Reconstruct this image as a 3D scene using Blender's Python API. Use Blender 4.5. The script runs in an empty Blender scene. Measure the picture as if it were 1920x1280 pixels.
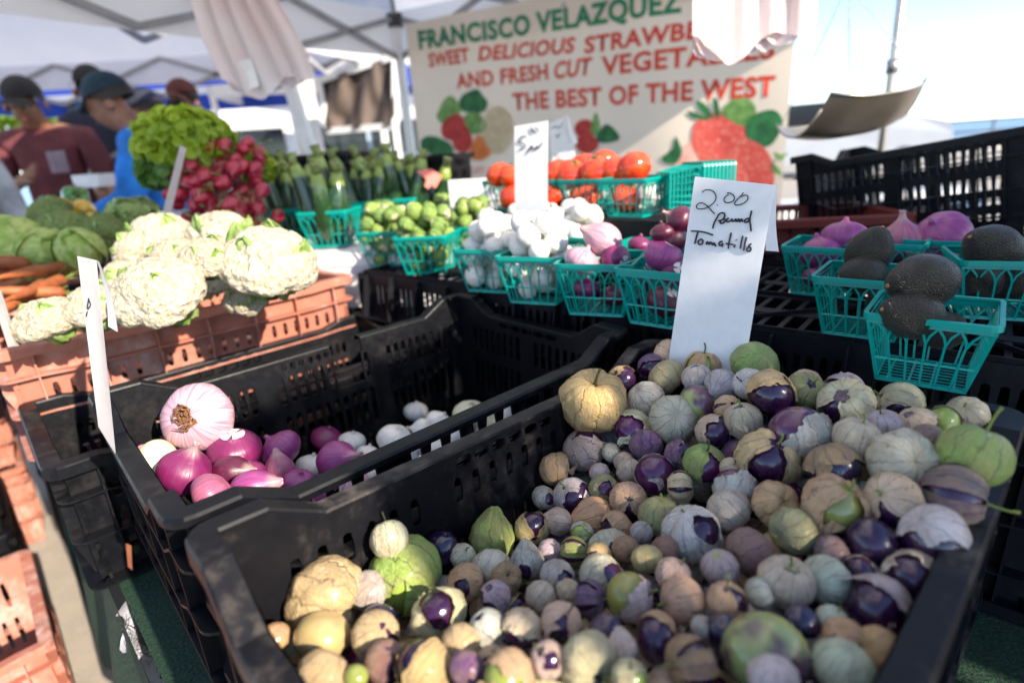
import bpy, math, random
import numpy as np
from mathutils import Vector, Matrix, Quaternion, noise
sc = bpy.context.scene
COL = sc.collection
rad = math.radians
# ------------------------------------------------------------------ camera
CZ = 1.15                      # lens height above the pavement, metres
FPX, PITCH, ROLL = 1050.0, rad(18.7), rad(4.0)
CF = Vector((0, math.cos(PITCH), -math.sin(PITCH)))
_U0 = Vector((1, 0, 0)).cross(CF)
CR = Vector((1, 0, 0)) * math.cos(ROLL) - _U0 * math.sin(ROLL)
CU = _U0 * math.cos(ROLL) + Vector((1, 0, 0)) * math.sin(ROLL)
CAMP = Vector((0, 0, CZ))
cam = bpy.data.cameras.new('camera'); camo = bpy.data.objects.new('camera', cam); COL.objects.link(camo)
M = Matrix((CR, CU, -CF)).transposed().to_4x4(); M.translation = CAMP
camo.matrix_world = M
cam.sensor_width = 36; cam.lens = FPX / 1920 * 36; cam.clip_start = .02; cam.clip_end = 6000
cam.dof.use_dof = True; cam.dof.focus_distance = .60; cam.dof.aperture_fstop = 2.7
sc.camera = camo
# ------------------------------------------------------------------ world and sun
SUN_DIR = Vector((.69, -.70, .53)).normalized()      # towards the sun
w = bpy.data.worlds.new('World'); sc.world = w; w.use_nodes = True
wn = w.node_tree; bg = wn.nodes['Background']
sky = wn.nodes.new('ShaderNodeTexSky'); sky.sky_type = 'NISHITA'; sky.sun_disc = False
sky.sun_elevation = math.asin(SUN_DIR.z)
sky.sun_rotation = math.atan2(SUN_DIR.x, SUN_DIR.y)
sky.air_density = .65; sky.dust_density = .02; sky.ozone_density = .7
wn.links.new(sky.outputs[0], bg.inputs[0]); bg.inputs[1].default_value = .112
sl = bpy.data.lights.new('sun', 'SUN'); sl.energy = 3.3; sl.angle = rad(.53); sl.color = (1, .88, .72)
so = bpy.data.objects.new('sun', sl); COL.objects.link(so)
so.rotation_euler = SUN_DIR.to_track_quat('Z', 'Y').to_euler()
sc.view_settings.view_transform = 'Standard'; sc.view_settings.look = 'None'
sc.view_settings.exposure = 1.78; sc.view_settings.gamma = 1; sc.view_settings.use_curve_mapping = False
sc.render.engine = 'CYCLES'; sc.cycles.use_denoising = True
sc.cycles.max_bounces = 7; sc.cycles.transparent_max_bounces = 12
# ------------------------------------------------------------------ projection helpers
def ray(px, py):
    return CF + CR * ((px - 960) / FPX) - CU * ((py - 640) / FPX)
def at(px, py, z):                       # the point of the level plane at height z that shows at this pixel
    d = ray(px, py); return CAMP + d * ((z - CZ) / d.z)
def aty(px, py, y):                      # the point at ground distance y
    d = ray(px, py); return CAMP + d * (y / d.y)
def depth(p): return (Vector(p) - CAMP).dot(CF)
def proj(p):
    v = Vector(p) - CAMP; k = v.dot(CF)
    return 960 + FPX * v.dot(CR) / k, 640 - FPX * v.dot(CU) / k
def view_dir(a):                         # a = (right, up, towards the lens) as seen in the photograph
    return (CR * a[0] + CU * a[1] - CF * a[2]).normalized()
# ------------------------------------------------------------------ objects
def tag(o, label=None, cat=None, group=None, kind=None):
    if label: o['label'] = label
    if cat: o['category'] = cat
    if group: o['group'] = group
    if kind: o['kind'] = kind
    return o
def empty(name, loc=(0, 0, 0), mat=None):
    o = bpy.data.objects.new(name, None); COL.objects.link(o); o.empty_display_size = .05
    if mat is not None: o.matrix_world = mat
    else: o.location = loc
    return o
def thing(name, label, cat, group=None, loc=(0, 0, 0), mat=None):
    return tag(empty(name, loc, mat), label, cat, group)
def inst(name, mesh, parent=None, mat=None, color=None, loc=None):
    o = bpy.data.objects.new(name, mesh); COL.objects.link(o)
    if mat is not None: o.matrix_local = mat
    if loc is not None: o.location = loc
    if parent: o.parent = parent
    if color: o.color = color
    return o
def children(o): return [c for c in COL.objects if c.parent == o]
def frame_mat(loc, z, x=None, scale=1.0):
    z = Vector(z).normalized()
    x = Vector(x) if x is not None else Vector((.31, .77, .55))
    x = x - z * x.dot(z)
    if x.length < 1e-4: x = z.orthogonal()
    x.normalize(); y = z.cross(x)
    m = Matrix((x, y, z)).transposed().to_4x4()
    m = m @ Matrix.Diagonal((scale, scale, scale, 1)) if not isinstance(scale, (tuple, list)) else m @ Matrix.Diagonal((*scale, 1))
    m.translation = Vector(loc); return m
class MB:
    def __init__(s): s.v = []; s.f = []; s.m = []; s.sm = []
    def vert(s, p): s.v.append(tuple(p)); return len(s.v) - 1
    def face(s, f, m=0, smooth=False): s.f.append(tuple(f)); s.m.append(m); s.sm.append(smooth)
    def box(s, a, b, mat=None, m=0):
        a, b = Vector(a), Vector(b); i = len(s.v)
        for z in (a.z, b.z):
            for x, y in ((a.x, a.y), (b.x, a.y), (b.x, b.y), (a.x, b.y)):
                p = Vector((x, y, z)); s.v.append(tuple(mat @ p if mat else p))
        for q in ((0, 3, 2, 1), (4, 5, 6, 7), (0, 1, 5, 4), (1, 2, 6, 5), (2, 3, 7, 6), (3, 0, 4, 7)):
            s.face([i + k for k in q], m)
    def beam(s, a, b, w, h=None, up=(0, 0, 1), m=0):
        a, b = Vector(a), Vector(b); h = w if h is None else h
        d = (b - a); L = d.length; d.normalize(); up = Vector(up)
        if abs(d.dot(up)) > .99: up = Vector((0, 1, 0))
        x = d.cross(up).normalized(); y = x.cross(d)
        mm = Matrix((x, y, d)).transposed().to_4x4(); mm.translation = a
        s.box((-w / 2, -h / 2, 0), (w / 2, h / 2, L), mm, m)
    def tube(s, pts, r, n=8, m=0, cap=True, flat=1.0):
        pts = [Vector(p) for p in pts]; rs = r if isinstance(r, (list, tuple)) else [r] * len(pts)
        prev = None; rings = []
        for i, p in enumerate(pts):
            t = (pts[min(i + 1, len(pts) - 1)] - pts[max(i - 1, 0)]).normalized()
            if prev is None: x = t.orthogonal().normalized()
            else: x = (prev - t * prev.dot(t)).normalized()
            prev = x; y = t.cross(x); ring = []
            for k in range(n):
                a = 2 * math.pi * k / n
                ring.append(s.vert(p + (x * math.cos(a) + y * math.sin(a) * flat) * rs[i]))
            rings.append(ring)
        for i in range(len(rings) - 1):
            for k in range(n):
                s.face((rings[i][k], rings[i][(k + 1) % n], rings[i + 1][(k + 1) % n], rings[i + 1][k]), m, True)
        if cap: s.face(list(reversed(rings[0])), m); s.face(rings[-1], m)
    def surf(s, fn, nu, nv, wrap=False, m=0, smooth=True):
        idx = [[s.vert(fn(i / nu, j / nv)) for j in range(nv + 1)] for i in range(nu if wrap else nu + 1)]
        for i in range(nu):
            a = idx[i]; b = idx[(i + 1) % len(idx)] if wrap else idx[i + 1]
            for j in range(nv): s.face((a[j], b[j], b[j + 1], a[j + 1]), m, smooth)
    def mesh(s, name, mats=()):
        me = bpy.data.meshes.new(name); me.from_pydata(s.v, [], s.f)
        for mt in (mats if isinstance(mats, (list, tuple)) else [mats]): me.materials.append(mt)
        me.polygons.foreach_set('material_index', s.m); me.polygons.foreach_set('use_smooth', s.sm)
        me.update(); return me
    def build(s, name, mats=(), parent=None, mat=None, color=None):
        return inst(name, s.mesh(name, mats), parent, mat, color)
def fbm(p, sc_=1.0, seed=0.0):
    q = Vector(p) * sc_ + Vector((seed * 7.13, seed * 3.71, seed * 1.93))
    return noise.noise(q) + .5 * noise.noise(q * 2.1) + .25 * noise.noise(q * 4.3)
def sstep(a, b, x):
    t = max(0, min(1, (x - a) / (b - a))); return t * t * (3 - 2 * t)
# ------------------------------------------------------------------ material helper
class NT:
    def __init__(s, name):
        s.mat = bpy.data.materials.new(name); s.mat.use_nodes = True; s.t = s.mat.node_tree
        s.b = s.t.nodes['Principled BSDF']; s.out = s.t.nodes['Material Output']
    def n(s, typ, ins=None, **kw):
        nd = s.t.nodes.new('ShaderNode' + typ)
        for k, v in kw.items(): setattr(nd, k, v)
        for k, v in (ins or {}).items(): s.set(nd.inputs[k], v)
        return nd
    def set(s, sock, v):
        if isinstance(v, bpy.types.NodeSocket): s.t.links.new(v, sock)
        elif isinstance(v, bpy.types.Node): s.t.links.new(v.outputs[0], sock)
        else:
            if isinstance(v, tuple) and len(v) == 3 and sock.type == 'RGBA': v = (*v, 1)
            sock.default_value = v
    def math(s, op, a, b=None, c=None, clamp=False):
        nd = s.t.nodes.new('ShaderNodeMath'); nd.operation = op; nd.use_clamp = clamp
        for i, v in enumerate((a, b, c)):
            if v is not None: s.set(nd.inputs[i], v)
        return nd.outputs[0]
    def mix(s, fac, a, b, mode='MIX'):
        nd = s.t.nodes.new('ShaderNodeMix'); nd.data_type = 'RGBA'; nd.blend_type = mode
        s.set(nd.inputs[0], fac); s.set(nd.inputs[6], a); s.set(nd.inputs[7], b)
        return nd.outputs[2]
    def step(s, x, a, b):
        nd = s.t.nodes.new('ShaderNodeMapRange'); nd.interpolation_type = 'SMOOTHSTEP'
        s.set(nd.inputs[0], x); nd.inputs[1].default_value = a; nd.inputs[2].default_value = b
        return nd.outputs[0]
    def noise(s, scale, detail=3, rough=.55, vec=None, dist=0):
        nd = s.n('TexNoise', {'Scale': scale, 'Detail': detail, 'Roughness': rough, 'Distortion': dist})
        if vec is not None: s.set(nd.inputs['Vector'], vec)
        return nd.outputs[0]
    def obj(s): return s.n('TexCoord').outputs['Object']
    def rand(s): return s.n('ObjectInfo').outputs['Random']
    def bump(s, h, strength=.3, dist=.002):
        nd = s.n('Bump', {'Strength': strength, 'Distance': dist}); s.set(nd.inputs['Height'], h)
        s.set(s.b.inputs['Normal'], nd.outputs[0])
    def p(s, **kw):
        names = dict(color='Base Color', rough='Roughness', metal='Metallic', spec='Specular IOR Level', coat='Coat Weight',
                     sss='Subsurface Weight', trans='Transmission Weight', sheen='Sheen Weight', alpha='Alpha', coatr='Coat Roughness')
        for k, v in kw.items(): s.set(s.b.inputs[names[k]], v)
        return s
    def translucent(s, color, fac):
        tr = s.n('BsdfTranslucent', {'Color': color}); mx = s.n('MixShader', {0: fac})
        s.t.links.new(s.b.outputs[0], mx.inputs[1]); s.t.links.new(tr.outputs[0], mx.inputs[2])
        s.t.links.new(mx.outputs[0], s.out.inputs[0])
def rnd_shift(t, amt=10.0):              # object coordinates shifted per object so copies do not repeat
    r = t.math('MULTIPLY', t.rand(), amt)
    c = t.n('CombineXYZ', {0: r, 1: r, 2: r})
    return t.n('VectorMath', {0: t.obj(), 1: c}, operation='ADD').outputs[0]

def plastic(name, color, dust=(.35, .31, .27), amount=.35, rough=.42, scale=9):
    t = NT(name); co = rnd_shift(t)
    n1 = t.noise(scale, 6, .65, co); n2 = t.noise(scale * 7, 4, .7, co); n3 = t.noise(scale * 1.3, 2, .5, co, 1.5)
    d = t.math('MULTIPLY', t.step(t.math('ADD', t.math('MULTIPLY', n1, .7), t.math('MULTIPLY', n2, .35)), .5, .78), amount)
    up = t.n('SeparateXYZ', {0: t.n('NewGeometry').outputs['Normal']}).outputs[2]
    d = t.math('MULTIPLY', d, t.math('MULTIPLY_ADD', t.math('ABSOLUTE', up), .6, .55))
    t.p(color=t.mix(d, color, dust), rough=t.math('MULTIPLY_ADD', n2, .35, rough - .1), spec=.22)
    t.bump(t.math('ADD', n2, t.math('MULTIPLY', n3, .5)), .25, .0006)
    return t.mat
MAT = {}
MAT['black'] = plastic('black_plastic', (.0025, .003, .005), (.12, .10, .085), .3, .38)
MAT['worn'] = plastic('worn_black_plastic', (.004, .004, .006), (.20, .165, .135), .62, .38, 9)
MAT['black2'] = plastic('black_plastic_grimy', (.004, .004, .007), (.07, .07, .08), .3, .5)
MAT['orange'] = plastic('orange_plastic', (.38, .14, .095), (.60, .46, .41), 1.35, .65, 6)
MAT['maroon'] = plastic('maroon_plastic', (.12, .02, .015), (.3, .15, .1), .3, .5)
def basket_mat():
    t = NT('teal_basket_plastic')
    t.p(color=(.0, .42, .36), rough=.28, spec=.5); t.translucent((.0, .50, .42), .38); return t.mat
MAT['teal'] = basket_mat()
# ------------------------------------------------------------------ crates
def stadium_cell(mb, s0, s1, z0, z1, hw, hh, P, th, n=4):
    """rectangular cell with a round-ended hole, built on both faces with the reveal between them"""
    cx, cz = (s0 + s1) / 2, (z0 + z1) / 2; w, h = (s1 - s0) / 2, (z1 - z0) / 2
    outer = []; 
    for (ax, az), (bx, bz) in zip(((-1, -1), (1, -1), (1, 1), (-1, 1)), ((1, -1), (1, 1), (-1, 1), (-1, -1))):
        for k in range(2): t = k / 2; outer.append((cx + w * (ax + (bx - ax) * t), cz + h * (az + (bz - az) * t)))
    inner = []
    r = min(hw, hh) * .95
    for (ox, oz) in outer:
        dx, dz = (ox - cx) / w, (oz - cz) / h
        if abs(dx) > .9 and abs(dz) > .9: inner.append((cx + math.copysign(hw - r * .3, dx), cz + math.copysign(hh - r * .3, dz)))
        else: inner.append((cx + dx * hw, cz + dz * hh))
    O = [[mb.vert(P(a, b, k)) for a, b in outer] for k in (0, th)]
    I = [[mb.vert(P(a, b, k)) for a, b in inner] for k in (0, th)]
    m = len(outer)
    for k in range(m):
        j = (k + 1) % m
        mb.face((O[0][k], O[0][j], I[0][j], I[0][k])); mb.face((O[1][j], O[1][k], I[1][k], I[1][j]))
        mb.face((I[0][k], I[0][j], I[1][j], I[1][k]))
def solid_cell(mb, s0, s1, z0, z1, P, th, z1b=None, caps=True):
    z1b = z1 if z1b is None else z1b
    q = [(s0, z0), (s1, z0), (s1, z1b), (s0, z1)]
    A = [mb.vert(P(a, b, 0)) for a, b in q]; B = [mb.vert(P(a, b, th)) for a, b in q]
    mb.face(A); mb.face(B[::-1])
    if caps:
        mb.face((A[0], B[0], B[1], A[1])); mb.face((A[3], A[2], B[2], B[3]))
        mb.face((A[0], A[3], B[3], B[0])); mb.face((A[1], B[1], B[2], A[2]))
def top_dip(s, L, dip=.026, a=.040, b=.0835):
    e = min(s, L - s); return -dip * max(0, min(1, (e - a) / (b - a)))
def wall_mesh(L, H, style='dense', dip=.026, gap=None, th=.0035, taper=.05, handle=True):
    """panel in the xz plane, x 0..L, z 0..H, outer face at y=0, inner at y=th, leaning inward (+y) to the foot"""
    mb = MB()
    def P(s, z, k): return (s, k + (H - z) * taper, z)
    if style == 'dense': rows = [(0, .018, 0, 0), (.018, .078, .0148, .0108), (.078, .088, 0, 0), (.088, .15, .0148, .0108), (.15, .16, 0, 0), (.16, .207, .0148, .0108)]
    elif style == 'window': rows = [(0, .018, 0, 0), (.018, .072, .0148, .0108), (.072, .082, 0, 0), (.082, .138, .0148, .0108), (.138, .160, 0, 0), (.160, .212, .024, .019)]; handle = False
    elif style == 'upper': rows = [(0, .022, 0, 0), (.022, .07, .0165, .009), (.07, .082, 0, 0), (.082, .14, .0165, .009), (.14, .166, 0, 0), (.166, .196, .0215, .0105)]
    else: rows = [(0, .03, 0, 0), (.03, .10, .022, .011), (.10, .12, 0, 0), (.12, .185, .022, .011)] if H > .15 else [(0, .02, 0, 0), (.02, .075, .022, .010), (.075, .11, 0, 0)]; handle = H > .15
    sc_ = (H - (.034 if style == 'window' else .045)) / rows[-1][1]
    rows = [(a * sc_, b * sc_, p, h) for a, b, p, h in rows]
    post = .04
    posts = [0, L] + ([L * .5] if L < .5 else [L / 3, 2 * L / 3])
    for z0, z1, pitch, hw in rows:
        if not pitch: solid_cell(mb, 0, L, z0, z1, P, th, caps=True); continue
        segs = []
        ps = sorted(posts)
        for a, b in zip(ps[:-1], ps[1:]):
            a2 = a + (post if a == 0 else .014); b2 = b - (post if b == L else .014)
            segs.append((a2, b2))
        cur = 0
        for a, b in segs:
            solid_cell(mb, cur, a, z0, z1, P, th, caps=False)
            n = max(1, int((b - a) / pitch)); w = (b - a) / n
            for k in range(n):
                s0 = a + k * w
                if gap and gap[0] < s0 + w / 2 < gap[1] and z0 > gap[2]:
                    continue
                stadium_cell(mb, s0, s0 + w, z0, z1, hw / 2, (z1 - z0) / 2 - .0035, P, th)
            cur = b
        solid_cell(mb, cur, L, z0, z1, P, th, caps=False)
    # top band with the dipped edge and the hand hole
    z0 = rows[-1][1]
    br = sorted({0, .04, .055, .0835, .112, L - .112, L - .0835, L - .055, L - .04, L, *([L / 2 - .07, L / 2 + .07] if handle else []), *([gap[0], gap[1]] if gap else [])})
    for a, b in zip(br[:-1], br[1:]):
        if b - a < .001: continue
        m = (a + b) / 2
        if gap and gap[0] < m < gap[1]: continue
        if handle and abs(m - L / 2) < .069:
            zt = H + top_dip(m, L, dip)
            n = 6 if L > .5 else 5; w = (b - a) / n
            for k in range(n): stadium_cell(mb, a + k * w, a + (k + 1) * w, z0, zt, w / 2 - .002, (zt - z0) / 2 - .0045, P, th)
        else:
            solid_cell(mb, a, b, z0, H + top_dip(a, L, dip), P, th, H + top_dip(b, L, dip), caps=False)
    return mb
def loop_pts(L, W, rc=.005):
    """points round the rectangle, counter-clockwise from corner (0,0), with outward normals and run length along the side"""
    out = []
    for side in range(4):
        ln = L if side % 2 == 0 else W
        ss = sorted({rc, .04, .055, .0835, .112, ln / 2 - .07, ln / 2 + .07, ln - .112, ln - .0835, ln - .055, ln - .04, ln - rc})
        c = [(0, 0), (L, 0), (L, W), (0, W)][side]; d = [(1, 0), (0, 1), (-1, 0), (0, -1)][side]; nn = (d[1], -d[0])
        for s in ss: out.append((c[0] + d[0] * s, c[1] + d[1] * s, nn[0], nn[1], side, s, ln))
        e = (c[0] + d[0] * ln, c[1] + d[1] * ln); ce = (e[0] - d[0] * rc - nn[0] * rc, e[1] - d[1] * rc - nn[1] * rc)
        for k in (1, 2, 3):
            a = k / 4 * math.pi / 2; vx = nn[0] * math.cos(a) + d[0] * math.sin(a); vy = nn[1] * math.cos(a) + d[1] * math.sin(a)
            out.append((ce[0] + vx * rc, ce[1] + vy * rc, vx, vy, side, ln, ln))
    return out
def ring(mb, pts, prof, zf, gap=None):
    """sweep a closed profile [(outward, up)...] round the loop; gap=(side, s0, s1) leaves the ring broken there"""
    n = len(pts); R = []
    for (x, y, nx, ny, side, s, ln) in pts:
        z = zf(s, ln, side); R.append([mb.vert((x + nx * a, y + ny * a, z + b)) for a, b in prof])
    m = len(prof)
    for i in range(n):
        j = (i + 1) % n; A, B = pts[i], pts[j]
        if gap and A[4] == gap[0] and B[4] == gap[0] and gap[1] - 1e-6 <= A[5] and B[5] <= gap[2] + 1e-6: continue
        for k in range(m):
            mb.face((R[i][k], R[i][(k + 1) % m], R[j][(k + 1) % m], R[j][k]))
_cache = {}
def make_crate(label, group=None, L=.6, W=.4, H=.27, mat='black', style='upper', dip=.026, ribs=True, gap=None, name='produce_crate', floor_ribs=False, flange=.020, cat='crate', near_style=None, lip=.014):
    t = thing(name, label, cat, group); mt = MAT[mat]
    th = .0035
    def wm(ln, g, dip, style=style):
        k = (ln, H, style, dip, mat, g)
        if k not in _cache: _cache[k] = wall_mesh(ln, H, style, dip, g, th).mesh('wall_panel', mt)
        return _cache[k]
    dips = dip if isinstance(dip, tuple) else (dip,) * 4
    for side in range(4):
        ln = L if side % 2 == 0 else W; dip = dips[side]
        g = tuple(gap[1:]) if gap and gap[0] == side else None
        c = [(0, 0), (L, 0), (L, W), (0, W)][side]
        m = Matrix.Translation((c[0], c[1], 0)) @ Matrix.Rotation(side * math.pi / 2, 4, 'Z')
        inst('side_wall' if side % 2 == 0 else 'end_wall', wm(ln, g, dip, near_style if near_style and side == 0 else style), t, m)
    pts = loop_pts(L, W)
    if gap:
        extra = []
        for q in pts: extra.append(q)
        pts = []
        for q in extra:
            pts.append(q)
        ln = L if gap[0] % 2 == 0 else W
        c = [(0, 0), (L, 0), (L, W), (0, W)][gap[0]]; d = [(1, 0), (0, 1), (-1, 0), (0, -1)][gap[0]]; nn = (d[1], -d[0])
        for s in (gap[1], gap[2]): pts.append((c[0] + d[0] * s, c[1] + d[1] * s, nn[0], nn[1], gap[0], s, ln))
        # corner arcs carry s = ln; keep them after the straight run of their side
        pts = sorted(pts, key=lambda q: (q[4], q[5])) if False else _order(pts)
        pts = [q for q in pts if not (q[4] == gap[0] and gap[1] < q[5] < gap[2])]
    gg = (gap[0], gap[1], gap[2]) if gap else None
    mb = MB(); zf = lambda s, ln, sd: H + top_dip(s, ln, dips[sd])
    ring(mb, pts, [(-.004, 0), (-.003, .0025), (flange - .002, .0025), (flange, .0), (flange, -lip), (flange - .003, -lip), (flange - .003, -.002), (-.004, -.002)], zf, gg)
    mb.build('rim', mt, t)
    if ribs:
        for i, z in enumerate((H - .052, H - .115, H - .19)):
            off = -(H - z) * .05
            mb = MB(); ring(mb, pts, [(off - .001, 0), (off - .001, .003), (flange - .004 , .003), (flange - .004, 0)], lambda s, ln, sd, z=z: z + (top_dip(s, ln, dips[sd]) * .9 if i < 2 else 0))
            mb.build('rib', mt, t)
        vm = {}
        for side in range(4):
            ln = L if side % 2 == 0 else W
            c = [(0, 0), (L, 0), (L, W), (0, W)][side]
            m = Matrix.Translation((c[0], c[1], 0)) @ Matrix.Rotation(side * math.pi / 2, 4, 'Z')
            n = 7 if ln > .5 else 5
            for k in range(n):
                s = .035 + (ln - .07) * k / (n - 1)
                zt = H + top_dip(s, ln, dips[side]) - .003
                key2 = round(zt, 4)
                if key2 not in vm:
                    b = MB(); a = [b.vert(p) for p in ((-.0013, -flange + .005, zt), (-.0013, .0, zt), (-.0013, H * .05 - .0005, .003), (-.0013, H * .05 - .012, .003), (-.0013, -flange + .005, H * .3))]
                    a2 = [b.vert((.0013, b.v[i][1], b.v[i][2])) for i in a]
                    b.face(a); b.face(a2[::-1])
                    for q in range(5): r = (q + 1) % 5; b.face((a[q], a2[q], a2[r], a[r]))
                    vm[key2] = b.mesh('rib', mt)
                inst('rib', vm[key2], t, m @ Matrix.Translation((s, 0, 0)))
    # floor: slotted lattice
    ins = H * .05
    mb = MB(); nx, ny = (13, 8) if L > .5 else (8, 8)
    fl, fw = L - 2 * ins, W - 2 * ins; zt = .004
    def bar(x0, y0, x1, y1, z0=0, z1=zt): mb.box((ins + x0, ins + y0, z0), (ins + x1, ins + y1, z1))
    nr = 22
    for i in range(nr + 1):
        x = fl * i / nr; bar(max(0, x - .0035), .02, min(fl, x + .0035), fw - .02, .0006, zt - .0006)
    for k, j in enumerate((0, .25, .5, .75, 1)):
        y = (fw - .024) * j; bar(0, y, fl, y + .024)
    mb.build('crate_floor', mt, t)
    if floor_ribs:
        mb = MB()
        zt = -.0045
        def rib(a, b): mb.beam((ins + a[0], ins + a[1], -.003), (ins + b[0], ins + b[1], -.003), .0026, .006)
        for i in range(4):
            x = fl * (i + .02) / 3.06 ; rib((x, 0), (x, fw))
        for j in range(3):
            y = fw * (j + .02) / 2.05; rib((0, y), (fl, y))
        for i in range(3):
            for j in range(2):
                x0, x1 = fl * i / 3, fl * (i + 1) / 3; y0, y1 = fw * j / 2, fw * (j + 1) / 2
                if (i + j) % 2: rib((x0, y0), (x1, y1))
                else: rib((x0, y1), (x1, y0))
        mb.build('floor_rib', mt, t)
    return t
def _order(pts):
    out = []
    for side in range(4):
        st = [q for q in pts if q[4] == side and (abs(q[2]) > .999 or abs(q[3]) > .999) and q[5] < q[6] - 1e-9]
        ar = [q for q in pts if q[4] == side and q[5] >= q[6] - 1e-9]
        out += sorted(st, key=lambda q: q[5]) + ar
    return out
def place(o, m): o.matrix_world = m
def mat3(rows, loc):
    m = Matrix(rows).to_4x4(); m.translation = Vector(loc); return m
# front crate: rim plane fitted to the photograph; local x along the long side, local y to the far long side
FLW = .017
def crate_pose(Rm, A, W, H, corner='A'):
    """Rm columns = long, short (towards the left-far), up; A = rim corner with the greatest local y"""
    R = Matrix(Rm); n = R.col[2]; y = R.col[1]
    o = Vector(A) - y * W - n * H + R.col[0] * FLW + y * FLW
    return mat3(Rm, o + Vector((0, 0, CZ)))
FRONT_R = ((.7393, -.6732, .0121), (.6725, .7392, .0361), (-.0332, -.0186, .9993))
FRONT_A = (-.2484, .3406, -.2422)
MID_R = ((.7421, -.6703, 0), (.6703, .7421, 0), (0, 0, 1))
MID_A = (-.538, .655, -.252)
H1 = .27
fc = make_crate('black slotted crate heaped with purple tomatillos at the front of the stall', L=.6 - 2 * FLW, W=.4 - 2 * FLW, style='upper', dip=(.026, .036, .024, .036), H=H1, name='tomatillo_crate', flange=FLW, mat='worn')
FRONT_M = crate_pose(FRONT_R, FRONT_A, .4, H1); place(fc, FRONT_M)
mc = make_crate('black crate holding a few red and white onions, its back rim broken', L=.6 - 2 * FLW, W=.4 - 2 * FLW, style='dense', near_style='window', dip=(.023, .026, .024, .028), lip=.006, H=H1, name='onion_crate', gap=(2, .215, .27, .1), flange=FLW)
MID_M = crate_pose(MID_R, (MID_A[0], MID_A[1], MID_A[2]), .4, H1)
place(mc, MID_M)
# ------------------------------------------------------------------ tomatillo materials
def husk_mat():
    t = NT('papery_husk'); co = t.obj(); sh = rnd_shift(t, 40)
    s = t.n('SeparateXYZ', {0: co}); th = t.math('ARCTAN2', s.outputs[1], s.outputs[0])
    nz = t.noise(2.2, 3, .6, sh); nf = t.noise(9, 4, .65, sh); nb = t.noise(1.3, 2, .5, sh)
    oi = t.n('ObjectInfo')
    a = t.math('ADD', t.math('MULTIPLY', th, 5), t.math('MULTIPLY_ADD', nz, 3.2, -1.6))
    v1 = t.math('SUBTRACT', 1, t.step(t.math('ABSOLUTE', t.math('SINE', a)), .03, .26))
    a2 = t.math('ADD', t.math('MULTIPLY', th, 13), t.math('MULTIPLY_ADD', nf, 5, 0))
    v2 = t.math('MULTIPLY', t.math('SUBTRACT', 1, t.step(t.math('ABSOLUTE', t.math('SINE', a2)), .0, .30)), .55)
    vein = t.math('MULTIPLY', t.math('MAXIMUM', v1, v2), t.step(nf, .2, .5))
    base = t.mix(t.step(nb, .36, .66), oi.outputs['Color'], t.mix(.4, oi.outputs['Color'], (.46, .31, .17)))
    base = t.mix(t.math('MULTIPLY', t.step(nz, .46, .7), oi.outputs['Alpha']), base, (.17, .06, .19))
    base = t.mix(t.math('MULTIPLY', t.step(t.noise(5, 3, .7, sh), .55, .75), .22), base, (.70, .66, .60))
    base = t.mix(t.math('MULTIPLY', vein, t.math('MULTIPLY_ADD', oi.outputs['Alpha'], .4, .46)), base, (.07, .025, .05))
    spot = t.math('GREATER_THAN', t.noise(26, 2, .5, sh), .71)
    base = t.mix(t.math('MULTIPLY', spot, .6), base, (.10, .06, .04))
    t.p(color=base, rough=t.math('MULTIPLY_ADD', nf, .3, .18), spec=.6, coat=.2, coatr=.25)
    t.bump(t.math('ADD', t.math('MULTIPLY', t.math('SUBTRACT', 1, t.math('MAXIMUM', v1, v2)), .6), t.math('ADD', nf, t.math('MULTIPLY', t.noise(30, 3, .6, sh), .35))), .6, .038)
    t.translucent(base, .12); return t.mat
def fruit_mat():
    t = NT('tomatillo_skin'); sh = rnd_shift(t, 40); oi = t.n('ObjectInfo')
    n1 = t.noise(1.1, 2, .5, sh); n2 = t.noise(14, 3, .6, sh)
    z = t.n('SeparateXYZ', {0: t.obj()}).outputs[2]
    bl = t.math('MULTIPLY', t.step(t.math('ADD', n1, t.math('MULTIPLY', z, .12)), .38, .62), oi.outputs['Alpha'])
    base = t.mix(bl, oi.outputs['Color'], (.09, .02, .06))
    base = t.mix(t.math('MULTIPLY', t.step(n2, .55, .8), .12), base, (.3, .22, .3))
    t.p(color=base, rough=t.math('MULTIPLY_ADD', n2, .15, .10), spec=.5, coat=.5, coatr=.1); t.b.inputs['Subsurface Weight'].default_value = 0
    t.bump(n2, .06, .01); return t.mat
def simple(name, color, rough=.5, var=.15, scale=20, bump=.2, dist=.001, color2=None, metal=0, transl=None, spec=.5, coat=0):
    t = NT(name); sh = rnd_shift(t); n = t.noise(scale, 4, .6, sh)
    c2 = color2 if color2 else tuple(max(0, c * (1 - var * 2.2)) for c in color)
    t.p(color=t.mix(t.step(n, .35, .68), c2, color), rough=rough, metal=metal, spec=spec, coat=coat)
    if bump: t.bump(n, bump, dist)
    if transl: t.translucent(transl[0], transl[1])
    return t.mat
MAT['husk'] = husk_mat(); MAT['fruit'] = fruit_mat()
MAT['stem'] = simple('dry_stem', (.13, .14, .04), .7, .4, 60, .4, .01)
MAT['greenstem'] = simple('green_stem', (.25, .32, .05), .55, .3, 60, .3, .01)
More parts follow.
